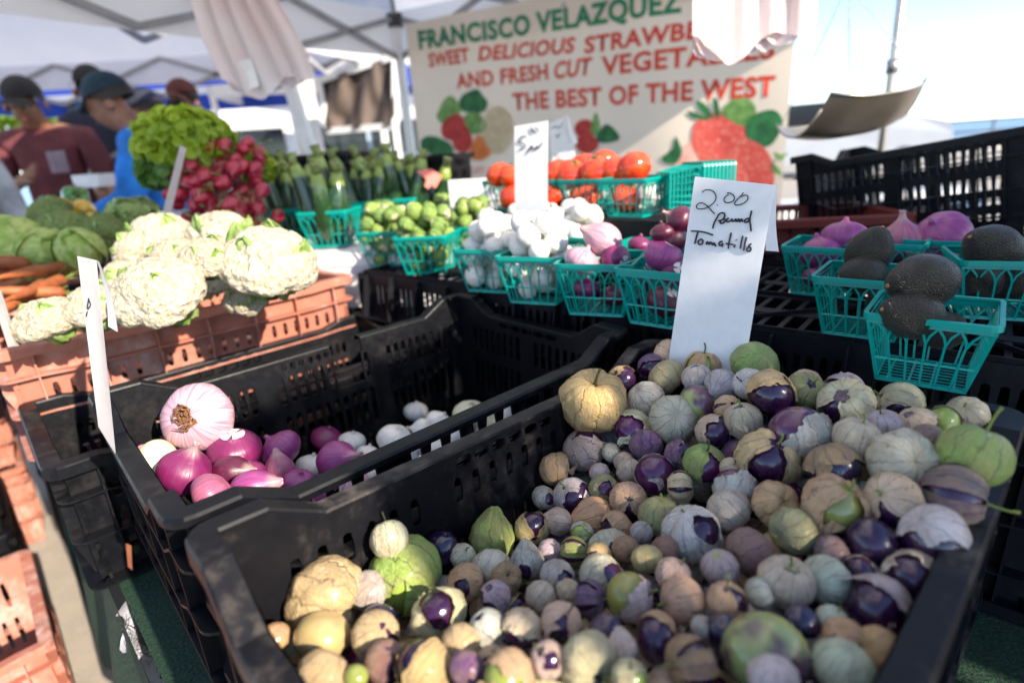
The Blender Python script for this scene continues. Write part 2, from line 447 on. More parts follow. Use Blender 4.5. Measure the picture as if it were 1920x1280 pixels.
# ------------------------------------------------------------------ tomatillo meshes (unit radius, stem end at +z)
def husk_shape(kind, th, ph):
    """radius factor and height offset of the husk at longitude th, angle ph from the stem end"""
    d = Vector((math.sin(ph) * math.cos(th), math.sin(ph) * math.sin(th), math.cos(ph)))
    rib = .5 + .5 * math.cos(5 * th); rib2 = .5 + .5 * math.cos(10 * th)
    if kind == 'pump':
        r = 1.12 + .10 * abs(math.cos(2.5 * th)) ** .6 + .03 * rib2 - .42 * math.exp(-(ph / .34) ** 2)
        d = Vector((d.x, d.y, d.z * .86))
    elif kind == 'lantern':
        r = 1.08 + .08 * abs(math.cos(2.5 * th)) ** .7 * math.sin(ph) ; k = sstep(2.1, 3.14, ph)
        d = Vector((d.x * (1 - .2 * k), d.y * (1 - .2 * k), d.z * (1 + .45 * k)))
    elif kind == 'point':
        r = 1.03 + .025 * rib2; k = sstep(2.0, 3.14, ph); d = Vector((d.x * (1 - .25 * k), d.y * (1 - .25 * k), d.z * (.92 + .36 * k)))
    else:
        r = 1.035 + .03 * rib2 * math.sin(ph) - .16 * math.exp(-(ph / .3) ** 2); d = Vector((d.x, d.y, d.z * .9))
    return d * r
def husk_mesh(kind, tear, seed, nu=52, nv=30):
    rng = random.Random(seed); mb = MB()
    def keep(d, th, ph):
        j = .34 * fbm(d, 1.6, seed) + .12 * noise.noise(d * 7 + Vector((seed, 0, 0)))
        if tear == 'full': return 1
        if tear == 'half': return .34 - d.x + j * .8 + .25 * d.z
        if tear == 'wedge': return abs(th) - (.16 + .36 * min(1, ph)) + j * .5 if ph > .2 else 1
        if tear == 'side': return (.62 + j - d.dot(Vector((.93, 0, -.36)))) * 1.0
        if tear == 'cap': return 1.45 - ph + j * .9
        if tear == 'bottom': return 2.2 - ph + j * .8
        if tear == 'slits': return max(abs(math.sin(2.5 * th)) - .20 - .18 * math.sin(ph) ** 2 + j * .25, .6 - ph, ph - 2.6) if math.cos(th) > -.3 else 1
        if tear == 'small': return .22 - (d.dot(Vector((.8, .0, .6))) - .9) * 5 - .5 + j * 1.2 + .25
        if tear == 'gash': return .10 + 1.6 * abs(d.dot(Vector((-.25, 0, .97))) + .05) - max(0, d.dot(Vector((.97, 0, .25))) - .35) * .9 + j * .4
        if tear == 'patch': return d.dot(Vector((.75, .2, .63))) - .12 + j
        return 1
    P, K = [], []
    for i in range(nu):
        for jn in range(nv + 1):
            th = 2 * math.pi * i / nu; th = th - 2 * math.pi if th > math.pi else th; ph = .001 + (math.pi - .002) * jn / nv
            d0 = Vector((math.sin(ph) * math.cos(th), math.sin(ph) * math.sin(th), math.cos(ph)))
            k = keep(d0, th, ph); p = husk_shape(kind, th, ph)
            wr = .032 * fbm(d0, 3.0, seed + 5) + .008 * noise.noise(d0 * 14)
            if kind in ('pump', 'lantern'): wr *= 2.2
            p = p * (1 + wr)
            if tear != 'full' and 0 <= k < .2: p = p * (1 + (.085 + .05 * noise.noise(d0 * 5 + Vector((seed, 1, 0)))) * (1 - k / .2) ** 1.5)
            if kind == 'pump' and tear == 'full': pass
            P.append(p); K.append(k)
    idx = {}; cut = {}
    def vi(a):
        if a not in idx: idx[a] = mb.vert(P[a])
        return idx[a]
    def ci(a, b):
        key = (min(a, b), max(a, b))
        if key not in cut:
            t = K[a] / (K[a] - K[b]); t = max(.02, min(.98, t)); cut[key] = mb.vert((P[a].lerp(P[b], t)) * 1.03)
        return cut[key]
    for i in range(nu):
        for jn in range(nv):
            q = [i * (nv + 1) + jn, i * (nv + 1) + jn + 1, ((i + 1) % nu) * (nv + 1) + jn + 1, ((i + 1) % nu) * (nv + 1) + jn]
            if all(K[a] >= 0 for a in q): mb.face([vi(a) for a in q], 0, True); continue
            if all(K[a] < 0 for a in q): continue
            out = []
            for k in range(4):
                a, b = q[k], q[(k + 1) % 4]
                if K[a] >= 0: out.append(vi(a))
                if (K[a] >= 0) != (K[b] >= 0): out.append(ci(a, b))
            if len(out) >= 3: mb.face(out, 0, True)
    return mb.mesh('husk', MAT['husk'])
_fm = {}
def fruit_mesh(v=0):
    if v not in _fm:
        mb = MB()
        def fn(u, w_):
            th, ph = 2 * math.pi * u, .001 + (math.pi - .002) * w_
            d = Vector((math.sin(ph) * math.cos(th), math.sin(ph) * math.sin(th), math.cos(ph)))
            r = .995 + .025 * fbm(d, .9, v + 3) - .10 * math.exp(-(ph / .22) ** 2) - .05 * math.exp(-((math.pi - ph) / .2) ** 2)
            return Vector((d.x, d.y, d.z * (.9 - .03 * v))) * r
        mb.surf(fn, 32, 20, True); _fm[v] = mb.mesh('fruit', MAT['fruit'])
    return _fm[v]
_sm = {}
def stem_mesh(kind):
    if kind not in _sm:
        mb = MB(); r = random.Random(kind)
        L = {0: .28, 1: .5, 2: .75}[kind % 3]; b = r.uniform(-.25, .25)
        z0 = .62 if kind >= 3 else .78
        pts = [(b * t * t, .12 * t * math.sin(3 * t), z0 + (L + .9 - z0) * t) for t in (0, .25, .5, .75, 1)]
        mb.tube(pts, [.10, .055, .045, .045, .06], 7); _sm[kind] = mb.mesh('stem', MAT['stem'] if kind % 2 == 0 else MAT['greenstem'])
    return _sm[kind]
_fl = {}
def flap_mesh(v):
    if v not in _fl:
        mb = MB(); R = random.Random(v + 40); L = R.uniform(.5, .85); W = R.uniform(.22, .38); cu = R.uniform(.2, .5); s0 = R.uniform(.5, 1.0)
        def f(a, b):
            ph = s0 + .35 + L * b; th = (a - .5) * 2 * W * (1 - .75 * b ** 1.6) + .12 * math.sin(5 * b + v); r = 1.06 + cu * b * b + .05 * math.sin(a * 7 + v) * b + .03 * noise.noise(Vector((a * 6, b * 6, v)))
            return Vector((math.sin(ph) * math.cos(th), math.sin(ph) * math.sin(th), math.cos(ph) * .92)) * r
        mb.surf(f, 7, 9); _fl[v] = mb.mesh('husk_flap', MAT['husk'])
    return _fl[v]
_hm = {}
def get_husk(kind, tear, v):
    k = (kind, tear, v)
    if k not in _hm: _hm[k] = husk_mesh(kind, tear, 11 + v * 17 + len(tear) * 3 + len(kind))
    return _hm[k]
HC = {'E': (.40, .54, .12, .02), 'W': (.94, .86, .73, .16), 'T': (.86, .58, .29, .14), 'B': (.92, .76, .50, .12), 'N': (.50, .31, .16, .3), 'O': (.80, .52, .25, .03),
      'G': (.34, .46, .12, .15), 'Y': (.50, .52, .20, .3), 'V': (.24, .12, .26, .9), 'L': (.72, .59, .60, .32), 'S': (.74, .65, .55, .26), 'K': (.22, .17, .15, .8), 'C': (.84, .79, .60, .03),
      'R': (.38, .22, .17, .3)}
FCOL = {'P': (.022, .003, .030, .2), 'I': (.009, .003, .028, 0), 'M': (.07, .006, .055, .3), 'G': (.26, .32, .06, .15), 'H': (.30, .34, .10, .95), 'A': (.46, .32, .13, .35), 'Y': (.25, .28, .05, .1), 'D': (.02, .005, .03, 0)}
# ------------------------------------------------------------------ the heap: a height field in the front crate's frame
FI = FRONT_M.inverted()
def heap(u, v):                         # u along the long side from the left end, v from the left long side towards the right one; metres below the rim
    base = -.100 + .020 * (1 - sstep(.05, .22, u))
    a = .100 * sstep(.30, .56, u); b = .052 * sstep(.05, .34, v) * (1 - .6 * sstep(.5, .6, u) * sstep(.28, .4, v))
    return min(base + a + b, .012) + .006 * noise.noise(Vector((u * 22, v * 22, 0)))
def heap_hit(px, py, drop=0.0):
    d = ray(px, py); t = .15; last = None
    while t < 1.4:
        p = CAMP + d * t; q = FI @ p
        g = q.z - (H1 + heap(q.x + FLW, .4 - q.y - FLW) - drop)
        if g < 0 or (q.z < H1 + .035 and (q.y > .338 or q.x > .538) and q.x > .02): return p
        t += .002
    return None
# px, py, width in photo pixels, shape.tear, husk colour, fruit colour, stem direction as seen, torn side as seen, stem length code, look
T = """1112,751,114,pump.full,O,G,0 .85 .6,.4 -.5 .6,4,large tan pumpkin-ribbed tomatillo with a curved dry stem
1166,711,54,round.half,T,P,-.5 .3 .3,1 -.3 .6,0,small tomatillo half tan husk and half purple skin
1254,668,64,round.full,B,P,-.3 .2 -.4,1 0 0,0,tan and grey husked tomatillo nearest the card's left foot
1222,688,52,round.wedge,V,P,.6 .4 .4,-.6 -.2 .7,0,small mauve husked tomatillo tucked behind a tan one
1250,707,70,round.full,T,P,.4 -.5 .2,1 0 0,0,mottled tan husked tomatillo below the card's left foot
1318,686,68,round.slits,O,G,0 1 .25,0 .3 1,4,orange tan tomatillo with a hooked green stem before the card
1307,708,54,round.bottom,W,P,-.2 .9 .2,0 -.9 .4,0,tomatillo with a white cap over dark purple skin
1353,722,62,point.full,L,P,.5 .3 -.5,1 0 0,0,round lavender husk tomatillo under the card
1415,682,88,round.full,E,G,.2 .5 .6,1 0 0,0,yellow green husked tomatillo at the card's right foot
1404,720,60,round.full,W,P,-.6 .2 .4,1 0 0,0,pale lilac husk tomatillo partly behind a purple one
1447,737,92,round.half,T,P,.5 .5 .4,-.6 -.7 .5,0,large purple tomatillo with a crackled tan peel
1211,749,72,round.full,W,P,-.6 .6 .3,1 0 0,0,white husked tomatillo with a crease across its top
1311,755,80,round.none,B,H,.3 .4 .3,1 0 0,0,bare green tomatillo blushed purple
1262,786,88,round.full,C,G,-.1 .35 .9,0 0 1,0,pale green white tomatillo with a green star
1337,808,64,round.half,B,P,-.6 .6 .2,.6 -.6 .5,0,small tomatillo white above and purple below right
1393,788,70,round.bottom,B,P,-.3 .9 .2,.2 -.9 .4,0,tomatillo with a beige cap and dark purple belly
1364,765,50,round.slits,T,P,.2 .4 .8,0 0 1,3,small veined tan tomatillo wedged in a gap
1498,812,112,round.patch,S,M,.2 -.9 -.1,.5 -.5 .7,0,very large plum tomatillo with a silvery blue peel
1188,806,82,round.half,B,M,.5 .4 .4,-.7 -.4 .5,0,shaded plum tomatillo with husk on its right
1095,842,82,round.wedge,S,P,-.6 .5 .3,-.1 .8 .6,0,grey husked tomatillo with purple veins
1211,834,62,round.full,V,P,-.1 -.9 .3,1 0 0,0,violet husked tomatillo
1274,852,58,round.half,V,P,-.3 -.6 .5,.7 .5 .3,0,violet and lilac husked tomatillo
1146,848,36,round.full,C,P,0 .5 .5,1 0 0,0,tiny pale tomatillo deep in a gap
1170,866,38,round.full,S,P,0 .7 .3,1 0 0,0,tiny grey tomatillo deep in a gap
1321,869,80,round.wedge,G,M,0 .9 .45,.05 -.5 .9,4,green husked tomatillo split over a purple wedge
1440,861,106,pump.wedge,T,P,.15 .75 .5,-.55 -.6 .6,3,large tan ribbed tomatillo with a purple wedge
1228,890,78,round.half,W,M,.7 -.6 .1,-.6 .6 .5,0,magenta tomatillo with a ragged white peel
1180,883,46,round.full,B,P,0 .2 -.8,1 0 0,0,small smooth beige tomatillo
1043,880,64,round.wedge,T,P,0 -.8 .5,.9 .1 .5,3,tan tomatillo with purple on its right side
1276,912,56,round.slits,B,P,.9 .1 .3,-.3 0 1,3,small striped beige and brown tomatillo
1371,878,42,round.full,B,P,0 .4 .5,1 0 0,0,small pale tomatillo behind a big ribbed one
1377,912,74,round.patch,W,M,-.4 -.8 .3,0 -.6 .9,0,magenta tomatillo with a ragged pale patch
1132,917,58,round.small,Y,M,.4 .6 .3,-.4 -.3 .8,0,greenish tomatillo with one purple tear
1072,930,68,round.half,W,P,-.4 .5 .4,.75 -.3 .6,0,tomatillo half white husk and half bright purple
1178,937,72,round.wedge,T,P,-.1 .3 .95,0 -.9 .4,3,tan tomatillo with dark radiating veins facing out
1020,933,48,round.small,S,P,.3 .7 .2,.4 .2 .8,0,small torn grey tomatillo by the crate wall
1124,886,38,round.full,C,G,-.2 .7 .4,1 0 0,0,small mint green tomatillo in a gap
1366,956,80,round.full,B,P,.5 -.5 .3,1 0 0,0,smooth beige tomatillo with a warm sheen
1298,1002,104,lantern.small,W,P,-.3 .7 .3,.4 .3 .9,0,big white lantern husk tomatillo with a purple star tear
1237,967,78,round.bottom,Y,G,0 .95 .2,-.1 -.9 .4,3,yellow green tomatillo with purple veins
998,990,66,round.wedge,T,P,.1 -.3 .6,.2 .8 .5,0,two lobed tan and purple tomatillo
1047,977,50,point.full,B,P,.8 -.1 .1,1 0 0,0,small beige tomatillo with a pointed end
1203,998,44,round.full,L,P,.2 .6 .3,1 0 0,0,small lavender tomatillo
1091,998,44,round.half,C,G,.3 .8 .2,-.5 -.3 .7,0,small grey green tomatillo in shadow
922,1008,84,lantern.full,E,G,-.1 -.95 .2,1 0 0,5,bright green lantern shaped tomatillo by the crate wall
989,1054,62,point.small,L,P,.1 -.7 .4,-.2 .5 .8,0,lilac tomatillo with a purple slit on top
1031,1032,46,round.full,L,P,.2 .8 .5,1 0 0,3,lavender veined tomatillo with a thin dark stem
1077,1034,54,round.slits,G,M,.95 .05 .3,0 0 1,4,green and purple striped tomatillo with its stem to the right
1124,1040,46,round.slits,T,P,.3 .6 .6,0 0 1,0,small tan veined tomatillo beside a striped green one
1173,1030,52,round.full,N,P,.2 -.2 .7,1 0 0,0,dark brown husked tomatillo
1247,1032,54,round.full,R,P,-.7 .3 .2,1 0 0,0,rosy tan tomatillo
1214,1048,56,round.full,T,P,0 -.6 .4,1 0 0,0,tan veined tomatillo below a rosy one
1045,1080,62,round.small,S,P,.2 .9 .2,.3 .6 .6,0,speckled white tomatillo with a torn top
949,1084,56,pump.full,N,G,.1 .6 .7,1 0 0,4,small brown pumpkin ribbed tomatillo below a green one
929,1118,60,round.half,L,P,-.4 .7 .4,-.6 .5 .5,0,lilac tomatillo with a wiry dark vein
1014,1118,58,round.full,B,P,-.5 -.5 .4,1 0 0,0,plain beige grey tomatillo
1179,1117,92,round.patch,W,Y,.9 .3 .4,.8 -.3 .6,3,lime green tomatillo with a ragged white peel
1107,1121,64,round.slits,V,P,.7 .2 .5,-.3 0 .9,3,dark purple veined tomatillo
1066,1108,44,round.full,B,P,.3 .7 .4,1 0 0,0,small beige tomatillo between larger ones
1281,1125,82,round.full,T,P,-.9 -.1 .2,1 0 0,0,tan brown finely ribbed tomatillo
1262,1078,64,round.full,B,P,.4 .8 .2,1 0 0,0,beige tomatillo behind a brown ribbed one
1350,1064,70,round.bottom,S,G,-.3 .9 .2,.1 -.9 .4,0,tomatillo grey above and green below
1405,1034,84,round.full,R,P,-.8 -.2 .3,1 0 0,0,glossy reddish tan tomatillo
1362,1127,70,round.wedge,T,P,-.1 .9 .3,.8 -.3 .5,5,tan tomatillo with a tall dark stem
979,1178,74,round.cap,B,M,.3 .9 .1,0 -.9 .3,0,dark magenta tomatillo with a tiny white cap
914,1177,68,round.bottom,W,I,-.5 .8 .2,.3 -.9 .3,0,tomatillo white above with indigo below
1053,1167,76,round.wedge,B,P,.3 .8 .4,-.2 -.2 1,4,cream tomatillo with a violet stain and green stem
1135,1182,64,round.none,B,P,-.3 .5 .4,1 0 0,0,bare dark purple tomatillo
1166,1215,58,point.full,W,P,.1 -.9 .2,1 0 0,0,blue white scrap husk tomatillo
1235,1197,92,round.half,T,P,.8 .2 .3,-.8 0 .7,0,acorn like tomatillo purple left and tan right
1103,1235,98,round.wedge,B,I,.4 -.3 .8,-.5 -.8 .5,3,curled cream tomatillo with indigo underside
1027,1236,68,round.small,S,P,-.5 .7 .3,-.4 .8 .5,0,pale blue tomatillo torn at the top
1295,1244,98,round.slits,N,P,-.9 0 .3,.3 0 1,3,brown striped tomatillo with purple slots
1357,1183,72,round.none,B,I,-.2 .6 .4,1 0 0,0,bare dark violet tomatillo
1433,1222,158,round.none,B,H,.1 -.8 .1,1 0 0,0,biggest bare tomatillo green with a plum blush
953,1274,104,round.wedge,O,Y,.5 .3 .7,-.2 .5 .8,0,lime tomatillo under tan husk strips at the frame's foot
920,1236,52,round.half,T,P,.2 .7 .3,0 -.5 .8,0,shredded tan husk tomatillo
1180,1268,62,round.half,B,G,0 .8 .4,.5 .5 .6,0,beige and green tomatillo
1317,1175,42,round.full,S,G,.3 .6 .3,1 0 0,0,small bluish tomatillo in a dark gap
1424,1112,54,round.full,S,P,.5 .2 .2,1 0 0,0,shaded blue grey tomatillo
1454,945,84,pump.full,T,P,.2 .45 .85,1 0 0,3,brown fluted tomatillo with dark grooves
1565,950,116,pump.wedge,T,Y,.3 .8 .4,-.6 -.7 .5,3,large tomatillo with tan lobes over yellow green skin
1488,995,86,round.full,Y,G,-.85 -.2 .3,1 0 0,3,yellow green veined tomatillo with a pale sheen
1675,937,98,point.wedge,B,P,-.8 .3 .4,-.2 -.9 .5,3,cream tomatillo with a dark purple crescent below
1788,927,108,round.slits,K,P,.75 -.15 .6,-.5 0 .8,5,dark brown deeply veined tomatillo with its stem to the right
1636,1016,96,round.none,N,D,.4 .5 .4,1 0 0,0,bare near black purple tomatillo
1749,1004,116,point.half,W,P,-.5 .5 .2,-.9 .3 .5,0,large tomatillo purple left and lilac white right
1560,1035,62,round.full,K,P,.6 .3 .2,1 0 0,0,dim grey green veined tomatillo
1550,1087,90,round.full,C,P,-.9 -.1 .3,1 0 0,5,creamy blue tomatillo with a dark stem to the left
1474,1090,100,round.bottom,B,H,0 .85 .4,.2 -.9 .4,0,tomatillo with a pointed cream cap over dull purple skin
1618,1072,64,round.half,L,P,.5 .6 .2,-.6 .3 .6,0,lilac and purple tomatillo in shade
1719,1081,100,round.half,S,P,.2 .8 .3,-.9 -.1 .5,0,silver grey tomatillo with a bright patch of sun
1646,1137,120,point.half,S,P,.6 -.3 .4,-.9 -.2 .5,0,very large tomatillo purple left and silver right
1505,1164,64,round.none,B,I,.2 .6 .3,1 0 0,0,bare blue violet tomatillo
1559,1162,54,round.full,C,G,.3 .7 .3,1 0 0,0,small green grey tomatillo
1583,1196,72,round.half,T,P,-.3 .5 .3,-.2 -.8 .6,0,tan and purple tomatillo beneath a green grey one
1581,1253,108,round.full,C,G,.2 .7 .2,1 0 0,0,large pale mint tomatillo near the frame's foot
1648,1218,84,round.full,O,P,-.6 .3 .3,1 0 0,0,tan orange tomatillo against the right wall
1450,1272,92,point.full,W,P,0 .9 .3,1 0 0,0,white and mauve tomatillo below the biggest one
1511,731,64,pump.bottom,Y,P,0 .55 .8,0 -.9 .4,5,small greenish pumpkin ribbed tomatillo
1586,758,94,pump.wedge,B,P,-.5 .5 .6,-.9 -.2 .3,0,cream tomatillo with a deep curled crease
1608,822,84,round.bottom,C,G,.1 .9 .3,0 -.9 .4,3,greenish white tomatillo with a speckled face
1657,798,64,round.full,L,P,-.3 .8 .2,1 0 0,0,pale lavender tomatillo by the back wall
1718,794,66,round.cap,B,P,-.6 .7 .2,.2 -.9 .3,0,tan white tomatillo by the back wall
1738,824,60,round.full,R,P,.7 -.2 .3,1 0 0,0,mauve brown tomatillo behind a green starred one
1694,867,118,pump.full,C,G,0 .25 .97,1 0 0,0,large green starred tomatillo with dark radiating veins
1826,853,120,round.full,E,G,.3 .9 .2,1 0 0,5,big green and mauve tomatillo with a tall green stem
1562,876,98,round.cap,N,I,-.3 .9 -.2,0 -.6 .8,0,bare indigo tomatillo with a thin tan rim
730,1010,72,round.full,B,P,-.2 .6 -.3,1 0 0,0,beige tomatillo with a mauve stripe behind a big green one
759,1078,138,round.gash,E,G,.85 -.55 .1,-.75 -.35 .65,5,very large bright green tomatillo with a torn husk
829,1027,68,round.none,B,I,.2 .7 .2,1 0 0,0,glossy dark purple tomatillo beside a big green one
868,1042,50,round.full,W,P,.3 .6 .4,1 0 0,0,small white tomatillo
872,1093,74,round.small,T,P,-.6 .5 .3,.3 -.2 .8,0,tan tomatillo with a purple slit
612,1122,140,pump.full,O,P,.85 -.2 .1,1 0 0,0,very large wrinkled tan tomatillo glowing orange at its right
605,1192,108,round.none,T,A,-.1 -.8 .1,1 0 0,0,shiny tan tomatillo turning yellow green below
691,1106,72,round.full,S,P,.3 .5 .3,1 0 0,0,grey tomatillo in shadow between two big ones
823,1152,100,pump.wedge,B,P,.5 -.5 .6,-.4 .8 .5,0,two lobed tomatillo with purple upper left
704,1190,92,round.wedge,T,P,.4 .6 .4,.8 .2 .6,0,tan tomatillo with a dark purple shoulder
724,1240,80,round.half,R,P,.2 .9 .3,.8 .1 .5,0,rosy tan tomatillo with a purple side
796,1254,104,round.wedge,O,P,-.5 -.4 .7,-.5 .8 .3,3,bright tan tomatillo with its stem toward the lens
863,1207,72,round.full,T,P,.1 -.2 -.8,1 0 0,0,smooth brown tan tomatillo
876,1254,68,round.full,V,P,.3 .4 -.5,1 0 0,0,smooth grey purple tomatillo
517,1192,54,round.none,T,A,.2 .7 .3,1 0 0,0,small yellow and purple tomatillo by the left wall
606,1266,92,round.full,O,P,.3 .5 -.3,1 0 0,0,yellow tan tomatillo at the frame's foot
668,1268,48,round.none,G,G,.2 .6 .4,1 0 0,0,small green tomatillo at the frame's foot"""
ents = []
for ln in T.split('\n'):
    f = ln.split(','); ents.append((float(f[0]), float(f[1]), float(f[2]), *f[3].split('.'), f[4], f[5],
        tuple(float(q) for q in f[6].split()), tuple(float(q) for q in f[7].split()), int(f[8]), f[9]))
TG = 'tomatillos heaped in the front crate'
rng = random.Random(5)
balls = []
LAND = [((1285, 640), 'near the price card'), ((1112, 751), 'near the big tan pumpkin-ribbed one'), ((1498, 812), 'near the very large plum one'),
        ((1694, 867), 'near the green starred one'), ((1826, 853), 'near the tall green stem'), ((1298, 1002), 'near the white lantern one'), ((922, 1008), 'near the green lantern one'),
        ((759, 1078), 'near the largest green one'), ((612, 1122), 'near the wrinkled orange tan one'), ((1179, 1117), 'near the peeled lime one'), ((1433, 1222), 'near the biggest bare one'),
        ((1565, 950), 'near the lobed yellow green one'), ((1646, 1137), 'near the purple and silver one'), ((1321, 869), 'near the split green one'), ((1440, 861), 'near the purple wedge one'), ((979, 1178), 'near the dark magenta one'),
        ((1235, 1197), 'near the acorn like one'), ((1405, 1034), 'near the glossy reddish one'), ((1045, 1080), 'near the speckled white one'), ((823, 1152), 'near the two lobed purple one')]
used = {}
def uniq(base, extras):
    """the first of base, base + extra ... that no other thing uses yet"""
    for e in [''] + list(extras):
        l = (base + ' ' + e).strip()
        if l not in used and len(l.split()) <= 16: used[l] = 1; return l
    used[base] = used.get(base, 1) + 1
    return base
def tomatillo(p, r, kind, tear, hc, fc_, stem, hole, sl_, label, v=None):
    st = view_dir(stem); ho = view_dir(hole)
    spin = rng.uniform(0, 6.28) if tear == 'full' else rng.uniform(-.25, .25)
    sq = (r * rng.uniform(.93, 1.06), r * rng.uniform(.93, 1.05), r * rng.uniform(.93, 1.10))
    if not sl_ and tear not in ('none',) and rng.random() < .35: sl_ = rng.choice([3, 4, 3])
    m = frame_mat(p, st, ho, sq) @ Matrix.Rotation(spin, 4, 'Z')
    o = thing('tomatillo', label, 'tomatillo', TG, mat=m)
    jit = lambda c: (*[max(0, x * rng.uniform(.88, 1.12)) for x in c[:3]], min(1, c[3] * rng.uniform(.6, 1.2)))
    if tear != 'full': inst('fruit', fruit_mesh(rng.randrange(3)), o, color=jit(FCOL[fc_]))
    HCOL = jit(HC[hc])
    if tear != 'none': inst('husk', get_husk(kind, tear, rng.randrange(2) if v is None else v), o, color=HCOL)
    if sl_: inst('stem', stem_mesh(sl_), o)
    if tear in ('half', 'wedge', 'bottom', 'patch', 'gash', 'cap') and rng.random() < .55: inst('husk_flap', flap_mesh(rng.randrange(4)), o, Matrix.Rotation(rng.uniform(-.9, .9), 4, 'Z') @ Matrix.Rotation(rng.uniform(-.2, .5), 4, 'Y'), color=HCOL)
    return o
for (x, y, d, kind, tear, hc, f_, st, ho, sl_, look) in ents:
    p = heap_hit(x, y)
    if p is None: continue
    k = depth(p); r = d / 2 * k / FPX
    p = p - (p - CAMP).normalized() * (-r * .25)
    r = d / 2 * depth(p) / FPX
    if kind in ('pump', 'lantern'): r /= 1.12
    else: r /= 1.02
    balls.append((p, r))
    if len(look.split()) < 4: look += ' in the front crate'
    tomatillo(p, r, kind, tear, hc, f_, st, ho, sl_, uniq(look, ['in the front crate heap']))
# smaller ones below that show in the gaps: kept only where enough of them is seen
W4, Hh4 = 480, 320; zb = np.full((Hh4, W4), 1e9)
def splat(p, r, test=False):
    x, y = proj(p); x /= 4; y /= 4; k = depth(p); pr = r * FPX / k / 4
    x0, x1, y0, y1 = int(max(0, x - pr)), int(min(W4 - 1, x + pr + 1)), int(max(0, y - pr)), int(min(Hh4 - 1, y + pr + 1))
    if x1 <= x0 or y1 <= y0: return 0
    yy, xx = np.mgrid[y0:y1, x0:x1]; q = (xx - x) ** 2 + (yy - y) ** 2 < pr * pr
    sub = zb[y0:y1, x0:x1]; vis = q & (sub > k)
    n = int(vis.sum())
    if not test: sub[vis] = k
    return n
for p, r in balls: splat(p, r * 1.02)
fill = []
rf = random.Random(9)
for layer in range(3):
    for i in range(1500):
        u, v = rf.uniform(.04, .56), rf.uniform(.04, .36); r = rf.uniform(.0155, .0225)
        p = FRONT_M @ Vector((u - FLW, .4 - v - FLW, H1 + heap(u, v) - .011 - layer * .024))
        if all((p - q).length > (r + s) * .86 for q, s in balls) : balls.append((p, r)); fill.append((p, r))
fill.sort(key=lambda a: depth(a[0]))
keepf = []
for p, r in fill:
    n = splat(p, r)
    if n >= 12: keepf.append((p, r, n))
looks = {'C': 'cream husked', 'W': 'white husked', 'T': 'tan husked', 'B': 'beige husked', 'N': 'brown husked', 'S': 'grey husked', 'L': 'lavender husked', 'V': 'violet husked', 'K': 'dark veined', 'R': 'rosy husked', 'Y': 'yellow green husked'}
fl_ = {'P': 'purple', 'I': 'indigo', 'M': 'magenta', 'G': 'green', 'D': 'near black'}
for p, r, n in keepf:
    if proj(p)[0] < 1010 and proj(p)[1] < 975 + (1010 - proj(p)[0]) * .26: continue
    if proj(p)[0] < 560 and proj(p)[1] < 1225: continue
    hc = rf.choice('WWWTTTBBBNSLVYC'); f_ = rf.choice('PPPIMGD'); tear = rf.choice(['full', 'full', 'full', 'half', 'wedge', 'bottom', 'small', 'none', 'slits'])
    kind = 'point' if rf.random() < .2 else 'round'
    x, y = proj(p)
    if tear == 'full': base = 'small ' + looks[hc] + ' tomatillo'
    elif tear == 'none': base = 'small bare ' + fl_[f_] + ' tomatillo'
    else: base = 'small ' + looks[hc] + ' tomatillo ' + {'half': 'half bare', 'wedge': 'split over', 'bottom': 'with base', 'small': 'torn over', 'slits': 'slit over'}[tear] + ' ' + fl_[f_]
    near = sorted(ents, key=lambda e: (e[0] - x) ** 2 + (e[1] - y) ** 2)[:3]
    land = sorted(LAND, key=lambda e: (e[0][0] - x) ** 2 + (e[0][1] - y) ** 2)
    def rel(e):
        dx, dy = x - e[0][0], y - e[0][1]
        w_ = ('right of' if dx > 0 else 'left of') if abs(dx) > 2 * abs(dy) else ('below' if dy > 0 else 'above') if abs(dy) > 2 * abs(dx) else ('lower' if dy > 0 else 'upper') + ('-right' if dx > 0 else '-left') + ' of'
        return w_ + e[1][4:]
    ex = [l[1] for l in land[:1]] + [rel(l) for l in land[:4]]
    lab = None
    for cand in [base + ' ' + rel(l) for l in land[:4]] + [base + ' ' + rel(l).replace(' the ', ' and just beyond the ') for l in land[:2]]:
        cand = cand.replace('tomatillo with', 'one with') if len(cand.split()) > 16 else cand
        if len(cand.split()) <= 16 and cand not in used: lab = cand; break
    if lab is None: lab = ' '.join((base + ' ' + rel(land[0])).split()[:16])
    used[lab] = 1
    tomatillo(p, r, kind, tear, hc, f_, (rf.uniform(-1, 1), rf.uniform(-1, 1), rf.uniform(-.3, 1)), (rf.uniform(-1, 1), rf.uniform(-1, 1), rf.uniform(.2, 1)), rf.choice([0, 0, 0, 3, 1]), lab)
print('tomatillos', len(ents), 'fill', len(keepf), 'of', len(fill))
